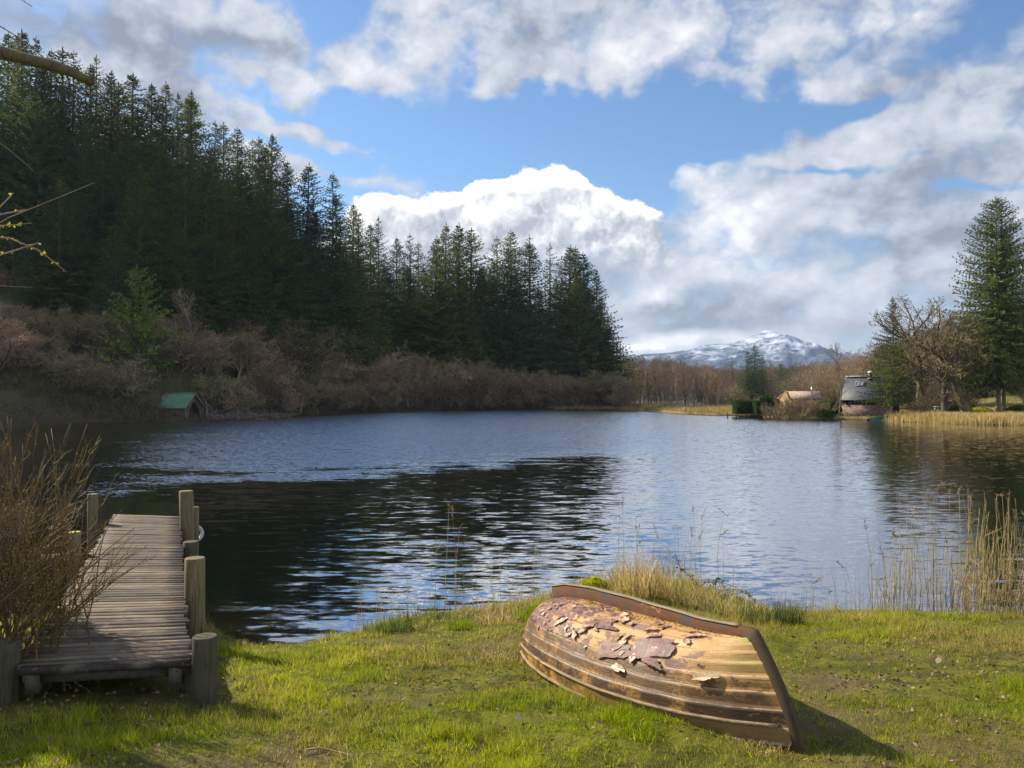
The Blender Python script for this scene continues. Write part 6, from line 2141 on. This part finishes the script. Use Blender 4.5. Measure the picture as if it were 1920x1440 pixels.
GR = [G_GREEN, G_BRIGHT * .8, G_GREEN * .8]; ST = [G_STRAW, G_STRAW * 1.15, G_YEL, G_STRAW * .7, G_BROWN]; RUSH = [np.array([.05, .10, .02]), np.array([.09, .14, .03]), np.array([.2, .19, .07])]
g_ = 'grass tussocks on the near bank'
tussock('rush_clump', 'dark green rush clump at the water edge just right of the boat', 'rushes', 1480, 1172, 420, .36, .16, RUSH, 1, .35, group='rush clumps at the near shore')
tussock('rush_clump', 'low dark rush clump on the bank behind the boat bow', 'rushes', 1425, 1165, 520, .30, .28, RUSH + [G_YEL * .7], 2, .6, group='rush clumps at the near shore')
tussock('rush_clump', 'dark green rush clump at the water edge left of the boat', 'rushes', 745, 1182, 420, .22, .22, RUSH, 3, .35, group='rush clumps at the near shore')
tussock('rush_clump', 'small rush tuft standing in the shallows left of the straw bank', 'rushes', 700, 1186, 160, .2, .12, RUSH, 4, .3, group='rush clumps at the near shore')
tussock('rush_clump', 'sparse thin rushes in the water above the darker rush clump', 'rushes', 790, 1165, 150, .32, .4, RUSH, 5, .3, group='rush clumps at the near shore')
tussock('grass_tussock', 'fresh green tussock beside the stern of the upturned boat', 'grass tussock', 985, 1160, 420, .24, .16, GR, 6, .8, group=g_)
tussock('grass_tussock', 'green tussock on the bank midway between jetty and boat', 'grass tussock', 860, 1176, 420, .17, .15, GR, 7, .9, group=g_)
tussock('grass_tussock', 'green grass tuft growing against the near gunwale of the boat', 'grass tussock', 1160, 1352, 420, .15, .15, GR, 8, .8, w=.005, group=g_)
tussock('grass_tussock', 'green grass tuft in front of the boat gunwale, below the first one', 'grass tussock', 1195, 1378, 420, .13, .14, GR, 9, .9, w=.005, group=g_)
tussock('grass_tussock', 'pale straw tussock at the water edge right of the boat', 'grass tussock', 1607, 1160, 520, .17, .2, ST, 10, .9, group=g_)
tussock('grass_tussock', 'small green tuft at the edge below the tall reeds', 'grass tussock', 1828, 1160, 220, .12, .14, GR, 11, .8, group=g_)
tussock('grass_tussock', 'straw tuft at the foot of the boat bow', 'grass tussock', 1425, 1402, 420, .10, .18, ST, 12, 1.0, w=.005, group=g_)
tussock('grass_tussock', 'green tuft at the foot of the nearest right-hand jetty post', 'grass tussock', 430, 1225, 320, .15, .14, GR, 13, .7, group=g_)
tussock('grass_tussock', 'green weedy tuft at the corner of the shore beside the jetty', 'grass tussock', 428, 1188, 260, .16, .16, GR + RUSH, 14, .8, group=g_)
tussock('grass_tussock', 'matted straw tussock below the stern of the boat', 'grass tussock', 958, 1230, 620, .17, .26, ST + GR[:1], 15, 1.3, group=g_)
tussock('grass_tussock', 'flattened straw tussock left of the boat stern', 'grass tussock', 935, 1165, 620, .20, .26, ST, 16, 1.4, group=g_)
tussock('straw_clump', 'dense clump of tall bleached straw behind the upturned boat', 'dry grass', 1215, 1108, 800, .62, .40, ST, 17, .45, xyz=ground_at(1205, 1112))
tussock('straw_clump', 'mounded straw and green grass behind the middle of the boat', 'dry grass', 1290, 1128, 850, .34, .40, ST + ST[:3] + GR[:1], 18, .8)
tussock('straw_clump', 'green and straw grass mound behind the boat towards the bow', 'dry grass', 1370, 1150, 1100, .26, .40, ST[:2] + ST[:2] + ST[:2] + GR + RUSH, 19, .9)


def reed_clump(label, stems, seed, group, plume=True, r=.0042, leafs=.5, mats=None):
    """stems: list of (px foot, py foot, px tip, py tip)"""
    rng = np.random.default_rng(seed)
    P0 = [at_z(s_[0], s_[1], .0) for s_ in stems]
    c = np.mean(P0, axis=0)
    root = thing('reed_clump', label, 'reeds', (c[0], c[1], 0), group=group)
    st, pl, lf = MB(), MB(), MB()
    l0, l1, lw = [], [], []
    for (s_, p0) in zip(stems, P0):
        tip = at_y(s_[2], s_[3], p0[1] + rng.uniform(-.1, .1))
        p0 = p0 - [0, 0, .15]
        n = 6; f = np.linspace(0, 1, n + 1)[:, None]
        bend = rng.normal(size=3) * [.04, .04, 0]
        P = p0 + (tip - p0) * f + bend * np.sin(f * math.pi) - c * [1, 1, 0]
        col = np.array([.50, .38, .16]) * rng.uniform(.6, 1.15); foot = np.array([.16, .11, .08])
        cc = np.repeat(col[None] * f + foot[None] * (1 - f) if False else np.where(f > .35, col, foot * (1 - f / .35) + col * f / .35), 4, axis=0)
        st.tube(P, np.linspace(r * 1.1, r * .6, n + 1), 4, False, cc)
        if plume and (len(s_) < 5 or s_[4]):
            L = rng.uniform(.13, .21); dr = unit(P[-1] - P[-2] + rng.normal(size=3) * .12)
            m_ = 26
            q = P[-1] + dr * (rng.uniform(-.6, .5, (m_, 1)) * L)
            dd = unit(dr + rng.normal(size=(m_, 3)) * .33 + [.1, 0, -.05])
            ribbons(q, q + dd * rng.uniform(.03, .07, (m_, 1)), .008, rng, pl, .5, np.tile(np.array([.30, .20, .13]) * rng.uniform(.6, 1.3), (m_, 1)))
        k = rng.poisson(leafs)
        for _ in range(k):
            i = rng.integers(1, n); q = P[i]; dd = unit(rng.normal(size=3) * [1, 1, .3] + [0, 0, rng.uniform(.2, 1.6)])
            l0.append(q); l1.append(q + dd * rng.uniform(.15, .38)); lw.append(.009)
    st.obj('stems', M['litter'], root)['kind'] = 'stuff'
    if pl.n: pl.obj('plumes', M['litter'], root)['kind'] = 'stuff'
    if l0:
        ribbons(np.array(l0), np.array(l1), np.array(lw), rng, lf, .25, np.tile([.42, .33, .15], (len(l0), 1)) * rng.uniform(.6, 1.1, (len(l0), 1))); lf.obj('leaves', M['litter'], root)


rr_ = np.random.default_rng(61)
GRP = 'reed clumps in the near shallows'
st_ = []
tops = [(1685, 965, 934), (1703, 975, 946), (1712, 985, 960), (1735, 955, 929), (1759, 940, 913), (1744, 970, 940), (1780, 945, 918), (1798, 945, 920), (1815, 945, 915), (1820, 945, 940), (1845, 945, 920), (1622, 1000, 984), (1710, 990, 970), (1755, 1000, 992)]
for (tx, _, ty) in tops:
    st_.append((tx + rr_.uniform(-12, 16), rr_.uniform(1120, 1160), tx, ty))
for k in range(85):
    tx = rr_.uniform(1640, 1835); fx = tx + rr_.normal() * 8
    st_.append((fx, rr_.uniform(1100, 1162), tx, rr_.uniform(985, 1090), rr_.random() < .15))
reed_clump('spaced tall tan reeds with feathery heads standing in the water at right', st_, 1, GRP, r=.0052)
st_ = []
for k in range(230):
    tx = rr_.uniform(1800, 1990); fx = tx + rr_.normal() * 16 - 4
    st_.append((fx, rr_.uniform(1115, 1170), tx, rr_.uniform(925, 1080) if rr_.random() < .5 else rr_.uniform(1000, 1120), rr_.random() < .2))
reed_clump('dense thicket of olive-tan reeds at the right edge of the view', st_, 2, GRP, r=.0045, leafs=.9)
st_ = [(1358, 1120, 1358, 962), (1353, 1110, 1356, 1000), (1320, 1110, 1318, 965), (1300, 1110, 1299, 955), (1286, 1110, 1271, 990), (1232, 1105, 1230, 998), (1196, 1105, 1196, 995), (1168, 1100, 1167, 945), (1160, 1100, 1162, 970), (1205, 1105, 1201, 1015), (1296, 1105, 1297, 1000), (1313, 1105, 1312, 1005), (1190, 1100, 1192, 985)]
for k in range(70):
    tx = rr_.normal() * 50 + 1235; st_.append((tx + rr_.normal() * 10, rr_.uniform(1090, 1118), tx, rr_.uniform(1015, 1080), rr_.random() < .08))
reed_clump('thin reeds with dark heads rising from the straw bank behind the boat', st_, 3, GRP, r=.0034)
st_ = [(832, 1168, 842, 948), (853, 1168, 848, 962), (856, 1165, 862, 988), (812, 1168, 818, 1005, False), (872, 1160, 868, 1060, False)]
reed_clump('lone group of tall reeds with a feathery head in the water left of the boat', st_, 4, GRP, r=.004)
st_ = [(rr_.uniform(630, 1010), 0, 0, 0) for _ in range(55)]
st_ = [(a[0], np.interp(a[0], [630, 820, 1010], [1195, 1160, 1120]) - rr_.exponential(10), a[0] + rr_.normal() * 7, np.interp(a[0], [630, 820, 1010], [1140, 1085, 1060]) + rr_.uniform(-50, 50), False) for a in st_]
reed_clump('sparse short dead reed stalks in the shallows between jetty and boat', st_, 5, GRP, r=.0026, leafs=.3)
st_ = [(rr_.uniform(1500, 1690), 0, 0, 0) for _ in range(45)]
st_ = [(a[0], 1155 - rr_.exponential(20), a[0] + rr_.normal() * 7, 1090 + rr_.uniform(-40, 45), rr_.random() < .12) for a in st_]
reed_clump('sparse short dead reed stalks in the shallows right of the boat', st_, 6, GRP, r=.0026, leafs=.3)

# reed belt along the far right shore
rng = np.random.default_rng(71)
n = 5200
pxs = rng.uniform(1668, 1990, n); dep = rng.uniform(-.6, 3.0, n)
ysh = np.interp(pxs, [1640, 1700, 1800, 1920, 1990], [at_z(1640, 787.5)[1], at_z(1700, 791)[1], at_z(1800, 795)[1], at_z(1920, 797.5)[1], at_z(1990, 800)[1]])
k_ = (pxs > 1740) | (rng.random(n) < .35)
pxs, dep, ysh = pxs[k_], dep[k_], ysh[k_]; ys = ysh + dep; xs = (pxs - 960) / F * ys
zz = np.maximum(terrain(xs, ys), -.1)
scatter_brush('far_reeds', np.stack([xs, ys, zz], 1), .85, .04, M['litter'], 'golden reed belt along the far right shore', 9, [(.60, .45, .17), (.52, .38, .14), (.66, .52, .24), (.40, .30, .12)], k=5, lean=.12)
# verge grass on the right bank
n = 3500
pxs = rng.uniform(1440, 1990, n); ys = rng.uniform(88, 112, n); xs = (pxs - 960) / F * ys
zz = terrain(xs, ys); ok = zz > .05
scatter_brush('verge_grass', np.stack([xs, ys, zz], 1)[ok], .32, .05, M['litter'], 'patchy dry and green grass on the right bank', 10, [(.34, .28, .09), (.22, .24, .05), (.16, .2, .03), (.28, .2, .09)], k=6, lean=.5)

# mossy mound and bramble behind the boat
p = ground_at(1115, 1112)
rng = np.random.default_rng(81)
mb = MB()
nn = 7000
G_ = unit(rng.normal(size=(nn, 3))) * [1, 1, 1]; G_[:, 2] = np.abs(G_[:, 2])
lob = 1 + .5 * (fbm(G_[:, 0] * 3 + 9, G_[:, 1] * 3 + G_[:, 2] * 3, 83, 3) - .5)
S_ = G_ * lob[:, None] * [.26, .18, .20] * rng.uniform(.8, 1, (nn, 1))
ribbons(S_, S_ + unit(G_ + rng.normal(size=(nn, 3)) * .6) * .022, .014, rng, mb, .5)
o = mb.obj('moss_mound', M['moss']); o.location = tuple(p + [0, 0, .02]); setp(o, 'bright yellow-green mossy mound just behind the boat keel', 'moss mound')
t = thing('bramble', 'arching bramble with small dark leaves in the grass behind the boat', 'bramble', ground_at(1330, 1118))
o0 = np.array(t.location)
stem = MB(); l0, l1 = [], []
for (pts_, y_) in (([(1290, 1120), (1320, 1092), (1350, 1090), (1385, 1103), (1415, 1125)], 12.3), ([(1330, 1125), (1300, 1085), (1275, 1065), (1268, 1045)], 12.4), ([(1330, 1120), (1365, 1102), (1400, 1112), (1425, 1138)], 12.2),
                   ([(1310, 1125), (1335, 1105), (1345, 1085)], 12.0), ([(1345, 1125), (1375, 1112), (1395, 1130)], 11.9)):
    W_ = np.array([at_y(a, b, y_) - o0 for a, b in pts_])
    tt = np.linspace(0, len(W_) - 1, 16); P = np.stack([np.interp(tt, np.arange(len(W_)), W_[:, i]) for i in range(3)], 1)
    P[1:-1] = (P[:-2] + P[1:-1] * 2 + P[2:]) / 4
    stem.tube(P, np.linspace(.006, .003, 16), 4)
    for k in range(34):
        i = rng.integers(2, 16); q = P[i] + rng.normal(size=3) * .012; l0.append(q); l1.append(q + unit(rng.normal(size=3)) * rng.uniform(.03, .06))
stem.obj('stems', M['bark_dark'], t)
q = MB(); ribbons(np.array(l0), np.array(l1), .032, rng, q, .5); q.obj('leaves', M['bramble_leaf'], t)
# fallen stick on the lawn and a pale leaf
P = [ground_at(a, b) + [0, 0, .025] for a, b in ((575, 1412), (600, 1409), (640, 1418), (676, 1427))]
q = MB(); q.tube(np.array(P) - P[0], [.007, .006, .005, .003], 6); o = q.obj('stick', M['branch_bare']); o.location = tuple(P[0]); setp(o, 'thin pale stick lying on the lawn in the foreground', 'stick')
for k, (px, py, lb) in enumerate([(1757, 1248, 'single pale dead leaf standing out on the grass at right'), (972, 1358, 'pale dead leaf on the lawn left of the boat')]):
    p = ground_at(px, py)
    q = MB(); V = np.array([[0, 0, 0], [.03, .004, .018], [.05, .03, .03], [.028, .058, .034], [.0, .045, .02], [-.012, .02, .008]]); q.add(V, np.array([[0, 1, 2, 3, 4, 5]]))
    o = q.obj('leaf', solid('pale_leaf', (.60, .42, .28) if k == 0 else (.50, .40, .26), .7, nz=.1)); o.location = tuple(p + [0, 0, .02]); o.rotation_euler = (.5, .1, k); setp(o, lb, 'leaf')

# ------------------------------------------------------------------ haze
def build_haze():
    mb = MB(); mb.box((800, 1500, 118), (3400, 3700, 245))
    m, N = new_mat('haze_air')
    v = N.n('ShaderNodeVolumePrincipled', {'Color': (.62, .76, 1.0, 1), 'Density': HAZE, 'Anisotropy': 0.0})
    o = N.n('ShaderNodeOutputMaterial'); N.put(o.inputs['Volume'], v.outputs[0])
    setp(mb.obj('haze', m), 'thin bluish air between the lake and the mountain', None, None, 'stuff')


HAZE = 1.05e-4
build_haze()
